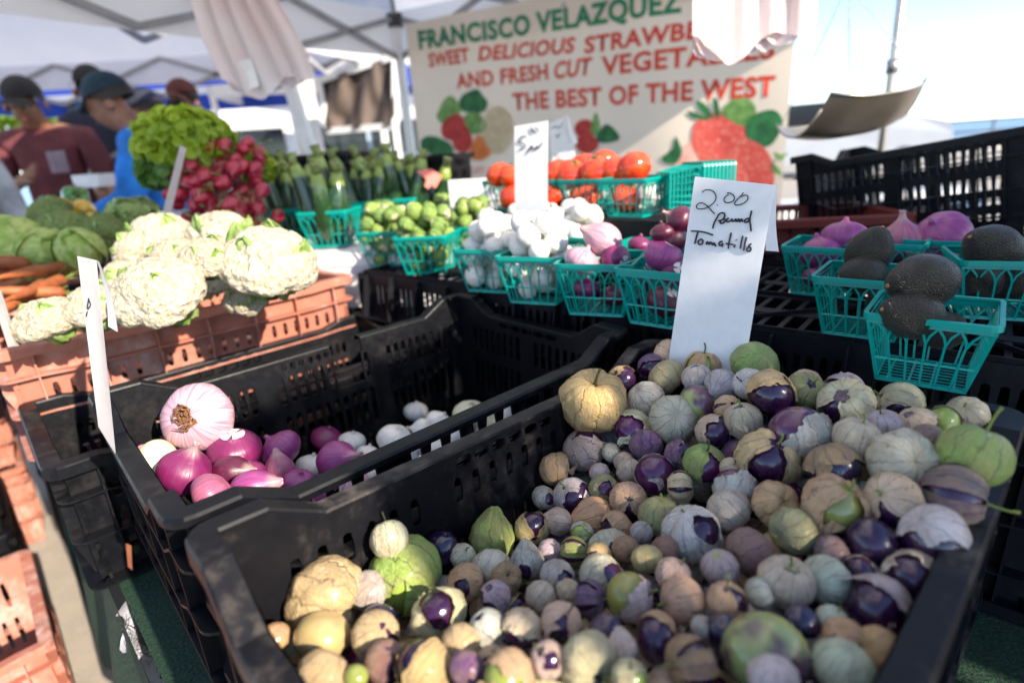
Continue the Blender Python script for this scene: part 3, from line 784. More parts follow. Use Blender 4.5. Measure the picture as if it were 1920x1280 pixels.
# ------------------------------------------------------------------ display table, further crates
DL = Vector((.725, .689, 0)).normalized(); DP = Vector((DL.y, -DL.x, 0))      # along the crates' long side, and towards the right
def tp(l, p, z): v = DL * l + DP * p; v.z = z; return v
def yaw_mat(d, loc, s=1.0):
    d = Vector(d).normalized(); y = Vector((-d.y, d.x, 0)); m = Matrix((d, y, Vector((0, 0, 1)))).transposed().to_4x4()
    m = m @ Matrix.Diagonal((s, s, s, 1)); m.translation = Vector(loc); return m
TOPZ = .615
turf = simple('green_turf', (.006, .05, .02), .9, .35, 260, .9, .004)
def turf_cloth():
    t = thing('display_table', 'long table covered in green artificial turf beneath all the crates', 'table')
    mb = MB(); m = Matrix((DL, -DP, Vector((0, 0, 1)))).transposed().to_4x4()
    mb.box((.05, -.35, TOPZ - .03), (1.9, 2.5, TOPZ - .004), m); mb.build('table_top', simple('table_board', (.5, .5, .5)), t)
    for l, p in ((.25, -.2), (1.8, -.2), (.25, 2.35), (1.8, 2.35)):
        mb = MB(); v = tp(l, -p, 0); mb.tube([v, (v.x, v.y, TOPZ - .03)], .018, 10); mb.build('leg', MAT['metal'], t)
    mb = MB()
    def top(u, v): return tp(.03 + 1.9 * u, .38 - 2.92 * v, TOPZ + .002 * noise.noise(Vector((u * 30, v * 40, 0))))
    mb.surf(lambda u, v: top(u, v), 12, 30)
    def drape(u, v):                                      # falls from the left edge with folds, hem hanging unevenly
        p = tp(.03, .38 - 2.92 * u, TOPZ); hem = .42 + .16 * math.sin(u * 9 + 1.2) ; d = v * hem
        off = .022 * math.sin(u * 46 + v * 1.5) * v + .012 * math.sin(u * 90) * v
        q = p - DL * (.012 + off + .02 * v); q.z = TOPZ - d; return q
    mb.surf(drape, 90, 14)
    mb.build('turf_cloth', turf, t)
MAT['metal'] = simple('grey_metal', (.42, .42, .42), .35, .1, 30, .1, .0005, metal=.8)
MAT['whitemetal'] = simple('white_painted_metal', (.78, .78, .77), .35, .06, 14, .08, .0005)
MAT['paper'] = simple('white_card', (.80, .80, .80), .75, .03, 60, .12, .0003, transl=((.8, .8, .8), .12))
MAT['ink'] = simple('black_marker_ink', (.012, .01, .02), .45, .1, 50, 0)
turf_cloth()
def flat_crate(label, l0, p0, ztop, H, mat='black', **k):      # p0 = side nearest the camera
    c = make_crate(label, H=H, mat=mat, **k)
    m = Matrix((DL, -DP, Vector((0, 0, 1)))).transposed().to_4x4(); o = tp(l0, p0, ztop - H); m.translation = o
    place(c, m); return m
C3M = flat_crate('lower black crate squeezed between the onion crate and the cauliflower crate', .015, -.872, .81, .19, W=.295, style='dense', dip=.012)
flat_crate('black crate under the orange tray of cauliflower', .02, -1.19, .785, .165, style='dense', dip=.0, ribs=False)
ORM = flat_crate('shallow dusty orange tray full of cauliflower heads', .0, -1.175, .905, .115, mat='orange', style='or', dip=.003, name='cauliflower_crate')
OR2M = flat_crate('orange crate behind holding carrots and broccoli', .02, -1.60, .90, .20, mat='orange', style='or', dip=.004, name='carrot_crate')
# upturned crates that make the table for the punnets
D1 = Vector((.755, -.656, 0)).normalized(); D2 = Vector((-D1.y, D1.x, 0))
PT = CZ - .24; PC0 = Vector((-.352, 1.275, PT))
names = ['upturned black crate under the brussels sprout punnets', 'upturned black crate under the red onion punnets beside the price card', 'upturned black crate under the front avocado punnets',
         'upturned black crate behind the brussels sprouts', 'upturned black crate behind the white onions', 'upturned black crate under the right hand onions', 'upturned black crate beneath the big black crate']
pos = [(0, 0), (1, 0), (2, 0), (0, 1), (1, 1), (2, 1), (2, 2)]
for nme, (i, j) in zip(names, pos):
    c = make_crate(nme, 'upturned crates used as a table', H=.285, style='dense', dip=0.0, mat='black2', floor_ribs=True, ribs=(j == 0), name='upturned_crate')
    org = PC0 + D1 * (i * .607) + D2 * (.4 + j * .407) - Vector((0, 0, .006 * ((i + j) % 2)))
    m = Matrix((D1, -D2, Vector((0, 0, -1)))).transposed().to_4x4(); m.translation = org; place(c, m)
# risers further back
def cardboard_box(label, loc, d, size, cat='box', text=None):
    t = thing('cardboard_box', label, cat, mat=yaw_mat(d, loc)); x, y, z = size
    mb = MB(); mb.box((0, 0, 0), (x, y, z)); mb.build('box_body', MAT['whitecard'], t)
    mb = MB(); mb.box((-.004, -.004, z - .03), (x + .004, y + .004, z + .003)); mb.build('lid', MAT['whitecard'], t)
    if text: text_on(text, t, Matrix.Translation((.03, -.0052, z - .028)) @ Matrix.Rotation(math.pi / 2, 4, 'X'), .022, MAT['redink'])
    return t
def text_on(s, parent, m, size, mat, shear=0, offset=0, align='LEFT', name='lettering', spacing=1.0):
    c = bpy.data.curves.new(name, 'FONT'); c.body = s; c.size = size; c.resolution_u = 2
    o = bpy.data.objects.new(name, c); COL.objects.link(o); bpy.context.view_layer.update()
    me = bpy.data.meshes.new_from_object(o.evaluated_get(bpy.context.evaluated_depsgraph_get())); bpy.data.objects.remove(o)
    me.name = name; me.materials.clear(); me.materials.append(mat); return inst(name, me, parent, m)
MAT['whitecard'] = simple('white_cardboard', (.74, .74, .76), .7, .08, 8, .1, .001)
MAT['redink'] = simple('red_print', (.55, .04, .03), .6, .1, 20, 0)
ZB = at(615, 464, .945)
cardboard_box('white cardboard box with red lettering under the zucchini punnets', at(578, 515, .905) - D1 * .14 - Vector((0, 0, .1)), D1 + D2 * .55, (.62, .40, .135), text='FARMS')
thing('riser_crate', 'black crate raised under the tomato punnets', 'crate')
bpy.data.objects['riser_crate'].matrix_world = yaw_mat(D1, at(1085, 408, 1.012) - D1 * .33 - Vector((0, 0, .101)))
def riser():
    t = bpy.data.objects['riser_crate']
    mb = MB(); mb.box((0, 0, 0), (.6, .4, .006)); mb.box((0, 0, .092), (.6, .4, .098)); mb.build('crate_floor', MAT['black2'], t)
    for a, b in (((0, 0), (.6, .004)), ((0, .396), (.6, .4)), ((0, .0045), (.004, .3955)), ((.596, .0045), (.6, .3955))):
        mb = MB(); mb.box((*a, .0065), (*b, .0915)); mb.build('side_wall', MAT['black2'], t)
riser()
# ------------------------------------------------------------------ punnets
_pm = {}
def punnet_meshes():
    if _pm: return _pm
    TW, BW, H = .112, .080, .078; th = .0012
    mb = MB()                                         # one side, foot centred at the origin, leaning out (-y)
    lean = (TW - BW) / 2
    def P(s, z):                                      # s in -1..1 across
        k = z / H; hw = BW / 2 + lean * k; return Vector((s * hw, -(BW / 2 + lean * k), z))
    def strip(a, b, w, d=.0016):
        a3, b3 = P(*a), P(*b); mb.beam(a3, b3, w, d, up=(0, -1, .2))
    n = 6
    for k in range(n + 1):
        s = -1 + 2 * k / n; strip((s * .985, 0), (s * .985, H * (.66 if 0 < k < n else .97)), .0022 if 0 < k < n else .0034)
    for k in range(n):
        s0, s1 = -1 + 2 * k / n, -1 + 2 * (k + 1) / n; c = (s0 + s1) / 2
        for a, b, z0, z1 in ((s0, s0 + (c - s0) * .30, .66, .78), (s0 + (c - s0) * .30, c, .78, .90), (s1, s1 - (s1 - c) * .30, .66, .78), (s1 - (s1 - c) * .30, c, .78, .90)):
            strip((a, H * z0), (b, H * z1), .0022)
    strip((-1, H * .36), (1, H * .36), .0022, .0012); strip((-1, .0012), (1, .0012), .004); strip((-1, H * .925), (1, H * .925), .0055, .0012)
    _pm['side_panel'] = mb.mesh('side_panel', MAT['teal'])
    mb = MB(); pts = loop_rect(TW, .006)
    ring(mb, pts, [(-.001, 0), (-.001, .0022), (.0035, .0022), (.0035, -.004), (.0026, -.004), (.0026, 0)], lambda s, l, sd: H)
    _pm['rim'] = mb.mesh('rim', MAT['teal'])
    mb = MB()
    for k in range(9): y = -BW / 2 + BW * k / 8; mb.box((-BW / 2 + .001, y - .0011, .0002), (BW / 2 - .001, y + .0011, .0014))
    for k in range(4): x = -BW / 2 + BW * (k + .5) / 4; mb.box((x - .0011, -BW / 2 + .0012, .0016), (x + .0011, BW / 2 - .0012, .0026))
    _pm['punnet_floor'] = mb.mesh('punnet_floor', MAT['teal']); return _pm
def loop_rect(W, rc):
    out = []; h = W / 2
    for side in range(4):
        d = [(1, 0), (0, 1), (-1, 0), (0, -1)][side]; nn = (d[1], -d[0]); c = [(-h, -h), (h, -h), (h, h), (-h, h)][side]
        out.append((c[0] + d[0] * rc, c[1] + d[1] * rc, *nn, side, rc, W)); e = (c[0] + d[0] * (W - rc), c[1] + d[1] * (W - rc)); out.append((*e, *nn, side, W - rc, W))
        ce = (e[0] - nn[0] * rc, e[1] - nn[1] * rc)
        for k in (1, 2):
            a = k / 3 * math.pi / 2; vx, vy = nn[0] * math.cos(a) + d[0] * math.sin(a), nn[1] * math.cos(a) + d[1] * math.sin(a)
            out.append((ce[0] + vx * rc, ce[1] + vy * rc, vx, vy, side, W, W))
    return out
PG = 'green plastic punnets set out on the stall'
def punnet(label, loc, d=None, s=1.0, mat=None):
    pm = punnet_meshes(); t = thing('punnet', label, 'punnet', PG, mat=mat if mat is not None else yaw_mat(d or D1, loc, s))
    for k in range(4): inst('side_panel', pm['side_panel'], t, Matrix.Rotation(k * math.pi / 2, 4, 'Z'))
    inst('rim', pm['rim'], t); inst('punnet_floor', pm['punnet_floor'], t); return t
def pack(loc, d, s, r, n, mound, seed, rj=.12):
    """centres and radii of produce filling a punnet and heaped above its rim, in world space with their local position"""
    R = random.Random(seed); m = yaw_mat(d, loc, s); out = []
    H = .078
    tries = 0; level = r / s
    while len(out) < n and tries < 6000:
        tries += 1
        level = r / s + (H + mound) * (len(out) / n) ** .9 * 1.0
        z = min(H + mound, level + R.uniform(-.006, .006)); k = min(1, z / H); hw = .040 + .016 * k - r / s * (.72 if z < H else .3)
        if z > H: hw *= 1 - .45 * (z - H) / max(mound, .01)
        x, y = R.uniform(-hw, hw), R.uniform(-hw, hw); p = m @ Vector((x, y, z)); rr = r * R.uniform(1 - rj, 1 + rj)
        if all((p - q).length > (rr + r2) * .80 for q, r2, _ in out): out.append((p, rr, (x / .05, y / .05, z / H)))
    return out
def uniq2(a, b, r, rm):
    for x in ('', 'larger ' if r > rm else 'smaller ', 'quite large ' if r > rm * 1.05 else 'quite small ' if r < rm * .95 else 'medium sized ', 'plump ' if r > rm else 'little '):
        l_ = x + a + b
        if l_ not in used: used[l_] = 1; return l_
    return uniq(a + b, [])
def where(l, base):
    lay = 'on top of' if l[2] > .95 else ('halfway up' if l[2] > .5 else 'low in')
    nm_ = lambda v, a, b, c: ('far ' if abs(v) > .62 else '') + (a if v < -.2 else (b if v > .2 else c))
    fb = nm_(l[1], 'front', 'back', 'middle').replace('far front', 'very front').replace('far back', 'very back'); lr = nm_(l[0], 'left', 'right', 'centre')
    return lay + ' ' + base + ', ' + fb + ' ' + lr
# ------------------------------------------------------------------ onions
def onion_mat(name, dark, rough=.28):
    t = NT(name); sh = rnd_shift(t, 30); s = t.n('SeparateXYZ', {0: t.obj()}); th = t.math('ARCTAN2', s.outputs[1], s.outputs[0])
    oi = t.n('ObjectInfo'); nz = t.noise(2.5, 3, .6, sh)
    cx = t.n('CombineXYZ', {0: t.math('MULTIPLY', th, 5), 1: t.math('MULTIPLY', s.outputs[2], .5), 2: t.math('MULTIPLY', oi.outputs['Random'], 30)})
    st = t.noise(2.2, 4, .7, cx.outputs[0]); z = t.math('ABSOLUTE', s.outputs[2])
    base = t.mix(t.step(st, .35, .68), oi.outputs['Color'], t.mix(.55, oi.outputs['Color'], dark))
    base = t.mix(t.math('MULTIPLY', t.step(s.outputs[2], .8, 1.15), .6), base, (.50, .34, .30))
    base = t.mix(t.math('MULTIPLY', t.step(nz, .6, .75), .12), base, (.6, .45, .5))
    t.p(color=base, rough=t.math('MULTIPLY_ADD', nz, .2, rough - .06), spec=.5, coat=.15, coatr=.25); t.bump(st, .12, .03); return t.mat
MAT['redonion'] = onion_mat('red_onion_skin', (.10, .006, .045), .34); MAT['whiteonion'] = onion_mat('white_onion_skin', (.50, .42, .28), .4)
MAT['dry'] = simple('dry_root', (.66, .30, .12), .85, .4, 40, .8, .01); MAT['cut'] = simple('cut_onion', (.78, .74, .68), .5, .1, 30, .2, .01)
_om = {}
def onion_mesh(kind, white):
    k = (kind, white)
    if k in _om: return _om[k]
    mb = MB()
    prof = {'neck': [(0, -.86), (.12, -.86), (.5, -.74), (.85, -.42), (1, 0), (.92, .36), (.66, .66), (.36, .88), (.18, 1.08), (.12, 1.28), (.14, 1.42), (0, 1.43)],
            'flat': [(0, -.70), (.1, -.73), (.5, -.66), (.88, -.36), (1, 0), (.9, .36), (.6, .6), (.3, .70), (.14, .80), (.09, .95), (0, .97)],
            'cut': [(0, -.84), (.12, -.85), (.5, -.74), (.85, -.42), (1, 0), (.92, .36), (.66, .62), (.46, .74), (.44, .75), (0, .75)],
            'pearl': [(0, -.98), (.3, -.95), (.72, -.70), (.96, -.25), (1, .1), (.88, .52), (.58, .82), (.22, .96), (0, .99)],
            'long': [(0, -1.05), (.12, -1.04), (.45, -.86), (.78, -.5), (.9, 0), (.82, .45), (.55, .85), (.28, 1.15), (.14, 1.4), (0, 1.42)]}[kind]
    n = 28
    from mathutils import geometry
    fine = []
    for i in range(len(prof) - 1):
        p0 = prof[max(0, i - 1)]; p1 = prof[i]; p2 = prof[i + 1]; p3 = prof[min(len(prof) - 1, i + 2)]
        for q in range(3):
            u = q / 3; f = lambda a, b, c, d: .5 * (2 * b + (c - a) * u + (2 * a - 5 * b + 4 * c - d) * u * u + (3 * b - a - 3 * c + d) * u ** 3)
            fine.append((max(0, f(p0[0], p1[0], p2[0], p3[0])), f(p0[1], p1[1], p2[1], p3[1])))
    fine.append(prof[-1])
    fn = lambda u, v: (lambda r, z, th: Vector((r * math.cos(th), r * math.sin(th), z)) * (1 + .02 * math.cos(3 * th + 1) + .012 * math.cos(7 * th)))(*fine[min(len(fine) - 1, round(v * (len(fine) - 1)))], 2 * math.pi * u)
    mb.surf(fn, n, len(fine) - 1, True)
    _om[k] = mb.mesh('bulb', MAT['whiteonion' if white else 'redonion']); return _om[k]
def onion_bits():
    if 'root' in _om: return
    mb = MB(); R = random.Random(4)
    for k in range(46):
        a = R.uniform(0, 6.28); q = R.uniform(.05, .36); mb.tube([(q * math.cos(a) * .6, q * math.sin(a) * .6, -.68), (q * math.cos(a) * 1.1, q * math.sin(a) * 1.1, -.80 - R.uniform(0, .10)), (q * math.cos(a + .8), q * math.sin(a + .8), -.86 - R.uniform(0, .12))], [.05, .035, .012], 4)
    _om['root'] = mb.mesh('root_tuft', MAT['dry'])
    mb = MB(); mb.tube([(0, 0, .70), (0, 0, .762)], .44, 24); _om['disc'] = mb.mesh('cut_face', MAT['cut'])
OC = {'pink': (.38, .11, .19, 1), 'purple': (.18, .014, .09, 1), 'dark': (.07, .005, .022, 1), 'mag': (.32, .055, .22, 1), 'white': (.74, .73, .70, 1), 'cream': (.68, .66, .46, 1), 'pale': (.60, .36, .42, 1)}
def onion(label, p, r, kind, col, axis, group, root=False, cat='onion'):
    onion_bits(); white = col in ('white', 'cream')
    o = thing('onion', label, cat, group, mat=frame_mat(p, view_dir(axis), None, r))
    inst('bulb', onion_mesh(kind, white), o, color=OC[col])
    if kind == 'cut': inst('cut_face', _om['disc'], o)
    if root: inst('root_tuft', _om['root'], o)
    return o
MO = """371,782,128,-.285,flat,pale,-.05 -.12 -1,1,large pale pink onion with its orange root scar facing out
440,846,96,-.33,cut,purple,.05 1 .35,0,purple onion with its white cut top showing
346,884,94,-.31,neck,purple,.45 .8 .2,0,deep purple onion pointing up to the right
352,845,78,-.34,neck,dark,.7 .4 .3,0,dark red onion with a dried papery tip
526,843,80,-.35,flat,mag,-.5 .5 .1,0,round glossy mauve onion
432,886,72,-.33,long,dark,1 .1 .1,0,shiny maroon onion lying on its side
290,868,88,-.32,cut,cream,-1 .3 .2,0,cream onion with its cut end towards the left wall
268,836,56,-.34,flat,pink,.2 1 .1,0,pink onion next to the leaning card's foot
632,866,82,-.37,neck,mag,.8 .3 .3,0,mauve onion with a brown withered neck
524,884,62,-.36,long,pink,-.2 1 0,0,small slim pink onion
398,926,84,-.31,flat,pink,-.6 -.5 .2,0,pink onion half hidden by the near rim
472,918,84,-.33,long,mag,1 .3 0,0,mauve onion along the near rim
656,912,86,-.37,cut,pale,-.2 -.9 .3,0,pink and white onion seen through the hand hole
585,876,60,-.39,flat,white,.2 1 .2,0,white onion between two mauve ones
700,884,66,-.39,flat,white,-.3 .8 .3,0,white onion right of the withered mauve one
740,824,66,-.40,flat,white,.3 .7 .4,0,round white onion in the group's left
792,806,44,-.40,neck,white,-.9 .2 .4,0,small white onion with a split skin
822,792,52,-.40,flat,white,.4 .6 .2,1,white onion with pink brown roots
882,778,66,-.40,flat,cream,.1 .8 .5,0,large greenish white onion furthest right
768,848,62,-.40,flat,white,.5 .2 .4,0,white onion low beside the hand hole
845,818,60,-.41,flat,white,-.5 .3 .4,0,white onion seen between rim bars
912,800,60,-.42,flat,cream,.5 .3 .4,0,white onion behind the right rim bars
735,872,58,-.41,flat,white,-.2 .3 .6,0,white onion seen through the middle slots
690,852,44,-.41,flat,white,.2 .9 .1,0,small white onion in shade
812,850,60,-.42,flat,white,-.2 .3 .6,0,white onion behind the slot row
606,930,70,-.38,long,mag,.9 .1 .4,0,mauve onion behind the lower slots
560,958,70,-.38,flat,pink,.1 .7 .4,0,pink onion behind the lower slots
690,950,70,-.42,neck,purple,.6 .3 .4,0,purple onion behind the lower slots
660,830,52,-.42,flat,white,.2 .9 .3,0,shaded white onion between the red and white groups
612,822,56,-.41,flat,purple,.3 .8 .3,0,small purple onion behind the withered mauve one
780,772,46,-.43,flat,white,.1 .9 .3,0,small white onion at the rear of the white group
300,845,60,-.36,flat,dark,.5 .8 .2,0,dark onion between the cream one and the deep purple one
940,775,60,-.42,flat,white,.3 .8 .3,0,white onion at the far right end of the crate
470,890,56,-.35,neck,purple,-.3 .9 .3,0,small purple onion in front of the white topped one
560,905,60,-.37,flat,mag,.3 .8 .4,0,round mauve onion at the near rim"""
for ln in MO.split('\n'):
    x, y, d, z, kind, col, ax, rt, lab = ln.split(','); p = at(float(x), float(y), CZ + float(z)); r = float(d) / 2 * depth(p) / FPX
    onion(uniq(lab, ['in the onion crate']), p, r, kind, col, tuple(float(q) for q in ax.split()), 'onions in the black crate', rt == '1')
# dim produce lying in the lower crate and under the onions
MAT['green'] = simple('green_skin', (.10, .20, .03), .45, .5, 8, .2, .01, color2=(.03, .07, .015))
# ------------------------------------------------------------------ avocados
def avo_mat():
    t = NT('avocado_skin'); sh = rnd_shift(t, 20); v = t.n('TexVoronoi', {'Vector': sh, 'Scale': 21.0, 'Randomness': 1.0}).outputs[0]
    n = t.noise(2, 3, .6, sh); n2 = t.noise(30, 3, .6, sh)
    base = t.mix(t.step(n, .35, .7), (.020, .016, .014), (.050, .055, .026)); base = t.mix(t.math('MULTIPLY', t.step(n2, .55, .75), .5), base, (.14, .11, .09))
    t.p(color=base, rough=.30, spec=.7); t.bump(t.math('ADD', t.math('SUBTRACT', 1, v), t.math('MULTIPLY', n2, .3)), .9, .045); return t.mat
MAT['avo'] = avo_mat()
mb = MB()
def avf(u, v):
    th, ph = 2 * math.pi * u, .001 + (math.pi - .002) * v; c = math.cos(ph)
    r = math.sin(ph) * (1 - .20 * sstep(0, 1, c)); d = Vector((r * math.cos(th), r * math.sin(th), c * 1.28))
    return d * (1 + .012 * fbm(d, 5, 3))
mb.surf(avf, 36, 28, True); AVO = mb.mesh('flesh_skin', MAT['avo'])
mb = MB(); mb.tube([(0, 0, 1.25), (0, 0, 1.32)], [.10, .07], 10); AVS = mb.mesh('stem_scar', simple('stem_scar', (.4, .2, .08), .7, .2, 40, .3, .01))
def in_punnet(px, py, lst, dy):
    c = min(lst, key=lambda q: abs(proj(q[0])[0] - px) + (0 if py - proj(q[0])[1] < 40 else 200))[0]
    return aty(px, py, c.y + dy)
AVLATER = None
AL = """1728,528,120,0.005,-1 -.12 .05,large pebbly avocado on top of the nearest punnet
1708,590,108,-.015,-.9 .15 .1,smooth purplish avocado in the nearest punnet
1772,618,80,.012,.5 .3 -.2,avocado low in the nearest punnet behind the purplish one
1630,472,92,.015,.1 .8 .6,round dark avocado on top of the second punnet
1616,516,84,-.01,-1 -.1 .1,long dark avocado lying along the second punnet's rim
1660,570,76,.0,.4 .5 -.5,avocado low in the second punnet
1860,466,104,.01,-.8 .3 .2,large avocado on the right hand punnet by the frame edge
1835,524,84,-.01,-.5 .2 .3,avocado with a flat lie in the right hand punnet
1895,530,84,-.0,.5 .2 .3,avocado at the right end of the right hand punnet"""
def pn(label, px, py, z=PT, d=None, s=1.0):
    b = at(px, py, z); dd = Vector(d) if d else D1; pv = Vector((-dd.y, dd.x, 0)).normalized(); c = b + pv * (.040 * s); c.z = z + .0008
    punnet(label, c, dd, s); return c, dd, s
AV1 = pn('nearest punnet on the right, holding two big avocados', 1722, 724, s=.88)
AV2 = pn('second avocado punnet, just behind and left of the nearest one', 1606, 633, s=.92)
AV3 = pn('third avocado punnet at the right edge of the frame', 1876, 600, d=D1 + D2 * .25, s=.95)
AVP = [AV1, AV2, AV3]
for ln in AL.split('\n'):
    x, y, d, z, ax, lab = ln.split(','); p = in_punnet(float(x), float(y), AVP, float(z)); r = float(d) / 2 * depth(p) / FPX / 1.16
    o = thing('avocado', uniq(lab, []), 'avocado', 'avocados in green punnets', mat=frame_mat(p, view_dir(tuple(float(q) for q in ax.split())), None, r)); inst('flesh_skin', AVO, o); inst('stem_scar', AVS, o)
ron = [pn('red onion punnet behind the left avocado punnet', 1534, 555, s=.95), pn('red onion punnet in front of the big black crate', 1640, 548, s=.95), pn('red onion punnet near the right edge, mostly hidden', 1765, 546, s=.95)]
onl = [pn('red onion punnet furthest left of the price card', 1117, 592, d=D1 + D2 * .3), pn('red onion punnet touching the left side of the price card', 1232, 613), pn('red onion punnet behind the price card', 1292, 552), pn('red onion punnet between the white onions and the price card', 1192, 556)]
RP = """1765,442,98,-.095,flat,mag,-.5 .4 .3,large magenta onion tallest before the black crate
1690,455,82,-.11,neck,pink,-.1 .9 .2,pink onion with a cut neck before the black crate
1583,447,82,-.10,flat,mag,.1 1 0,mauve onion at the back of the right hand group
1597,470,76,-.115,flat,pink,.5 .5 .5,pink onion facing up beside a round avocado
1540,472,74,-.115,flat,mag,-.3 .9 .1,mauve onion at the left end of the right hand group
1752,478,78,-.13,long,purple,-1 .1 .1,deep magenta onion below the largest one
1531,520,50,-.18,flat,purple,.1 .8 .4,purple onion low in the punnet behind the avocados
1132,450,70,-.12,long,pale,-.8 .4 .1,pale pink onion on the left red onion punnet
1090,489,66,-.14,flat,pale,.4 .8 .3,pale pink onion with a pointed tip at the punnet's left
1152,487,62,-.14,cut,purple,.6 -.3 .6,purple onion with a white peeled patch
1244,478,72,-.12,cut,mag,.35 .75 .5,purple onion with a large white cut top beside the price card
1209,516,56,-.15,cut,mag,-.5 .6 .5,mauve onion at the left rim of the punnet touching the card
1266,512,54,-.14,cut,purple,.1 .3 .8,purple onion peeled white against the card
1199,460,44,-.13,flat,purple,.1 .8 .2,small purple onion behind the two onion punnets
1243,436,46,-.10,flat,dark,-.2 .8 .2,dark onion left of the card's middle
1275,412,52,-.08,neck,dark,-.9 .4 .1,dark onion with a root tip at the card's left edge
1262,450,50,-.12,long,dark,1 .2 0,dark red onion lying against the card
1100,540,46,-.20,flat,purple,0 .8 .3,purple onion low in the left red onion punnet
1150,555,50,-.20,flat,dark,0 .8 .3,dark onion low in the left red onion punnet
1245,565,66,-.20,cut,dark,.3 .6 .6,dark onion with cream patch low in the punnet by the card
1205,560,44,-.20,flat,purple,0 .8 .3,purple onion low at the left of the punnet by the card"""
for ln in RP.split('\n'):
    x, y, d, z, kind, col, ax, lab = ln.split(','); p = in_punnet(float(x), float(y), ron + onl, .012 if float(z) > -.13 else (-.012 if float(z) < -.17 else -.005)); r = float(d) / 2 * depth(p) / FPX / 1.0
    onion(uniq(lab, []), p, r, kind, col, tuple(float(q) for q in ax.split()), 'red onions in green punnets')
# white onions
R7 = random.Random(77)
WP = [('the nearest left white onion punnet', 915, 548, 11), ('the nearest right white onion punnet', 1000, 570, 11), ('the rear left white onion punnet', 985, 498, 9), ('the middle white onion punnet', 1065, 520, 10),
      ('the 5.00 card rear onion punnet', 1062, 466, 10), ('the far right white onion punnet', 1150, 478, 10), ('the 2.00 card onion punnet', 1225, 470, 9)]
for i, (nm, x, y, n) in enumerate(WP):
    c, dd, s = pn(nm[4:] + ', in green plastic', x, y, d=D1 + D2 * (.25 if i < 2 else .1))
    for p, r, l in pack(c, dd, s, .0185, n + 13, .050, i + 3):
        onion(uniq2('white onion ', where(l, nm), r, .0185), p, r, 'pearl', 'white', (R7.uniform(-1, 1), R7.uniform(-.2, 1), R7.uniform(-.5, 1)), 'white onions in green punnets')
# brussels sprouts
def sprout_mat():
    t = NT('sprout_leaf'); sh = rnd_shift(t, 20); oi = t.n('ObjectInfo'); s = t.n('SeparateXYZ', {0: t.obj()}); th = t.math('ARCTAN2', s.outputs[1], s.outputs[0])
    n = t.noise(3, 4, .6, sh); v = t.math('SUBTRACT', 1, t.step(t.math('ABSOLUTE', t.math('SINE', t.math('ADD', t.math('MULTIPLY', th, 4), t.math('MULTIPLY', n, 9)))), .0, .25))
    base = t.mix(t.step(n, .35, .68), (.07, .16, .035), (.20, .30, .07)); base = t.mix(t.math('MULTIPLY', v, .4), base, (.42, .5, .25)); base = t.mix(t.step(s.outputs[2], .78, .95), base, (.55, .5, .36))
    base = t.mix(t.math('MULTIPLY', oi.outputs['Random'], .45), base, (.30, .40, .05))
    t.p(color=base, rough=.5); t.bump(t.math('ADD', v, n), .35, .05); return t.mat
MAT['sprout'] = sprout_mat()
def sprout_mesh(seed):
    mb = MB(); R = random.Random(seed)
    mb.surf(lambda u, v: Vector((math.sin(math.pi * v) * math.cos(6.283 * u), math.sin(math.pi * v) * math.sin(6.283 * u), math.cos(math.pi * v))) * .93, 16, 10, True)
    for k in range(6):                                # overlapping outer leaves
        a0 = R.uniform(0, 6.28); w_ = R.uniform(1.1, 1.6); t0 = R.uniform(.25, .5); r0 = .96 + .025 * k
        def lf(u, v, a0=a0, w_=w_, t0=t0, r0=r0):
            ph = .15 + (math.pi - t0 - .15) * v; a = a0 + (u - .5) * w_ * (math.sin(math.pi * (.15 + .8 * v)) + .15)
            e = abs(u - .5) * 2; return Vector((math.sin(ph) * math.cos(a), math.sin(ph) * math.sin(a), math.cos(ph))) * (r0 + .05 * e * e + .05 * v ** 4)
        mb.surf(lf, 6, 7)
    mb.tube([(0, 0, .85), (0, 0, 1.06)], [.34, .28], 10); return mb.mesh('sprout', MAT['sprout'])
SM = [sprout_mesh(k) for k in range(4)]
BP = [('the left sprout punnet', 724, 499, 16), ('the corner sprout punnet', 798, 514, 18), ('the right sprout punnet', 884, 488, 15), ('the rear sprout punnet', 835, 462, 14), ('the 5.00 card sprout punnet', 955, 458, 14)]
DB = Vector((.62, .78, 0)) * -1
for i, (nm, x, y, n) in enumerate(BP):
    c, dd, s = pn(nm[4:] + ', in green plastic', x, y, d=D1 * .9 + D2 * .5, s=1.04 if i < 2 else 1)
    for p, r, l in pack(c, dd, s, .0165, n + 17, .050, i + 30):
        o = tag(inst('brussels_sprout', SM[R7.randrange(4)], mat=frame_mat(p, (R7.uniform(-1, 1), R7.uniform(-1, 1), R7.uniform(-1, 1)), None, r)), uniq2('brussels sprout ', where(l, nm), r, .0165), 'brussels sprout', 'brussels sprouts in green punnets')
# tomatoes on the riser
MAT['tomato'] = simple('tomato_skin', (.72, .075, .012), .16, .25, 1.2, 0, .001, color2=(.55, .03, .01), coat=.4)
mb = MB(); mb.surf(lambda u, v: (lambda th, ph: Vector((math.sin(ph) * math.cos(th), math.sin(ph) * math.sin(th), math.cos(ph) * .86)) * (1 + .018 * math.cos(5 * th) - .13 * math.exp(-(ph / .3) ** 2)))(6.2832 * u, .001 + 3.139 * v), 30, 20, True)
TOM = mb.mesh('tomato_flesh', MAT['tomato'])
mb = MB()
for k in range(5):
    a = k * 1.257; mb.tube([(0, 0, .76), (.22 * math.cos(a), .22 * math.sin(a), .80), (.42 * math.cos(a + .2), .42 * math.sin(a + .2), .78)], [.06, .07, .01], 5, flat=.4)
mb.tube([(0, 0, .75), (.03, 0, .98)], .045, 6); CALYX = mb.mesh('calyx', MAT['green'])
TZ = 1.012
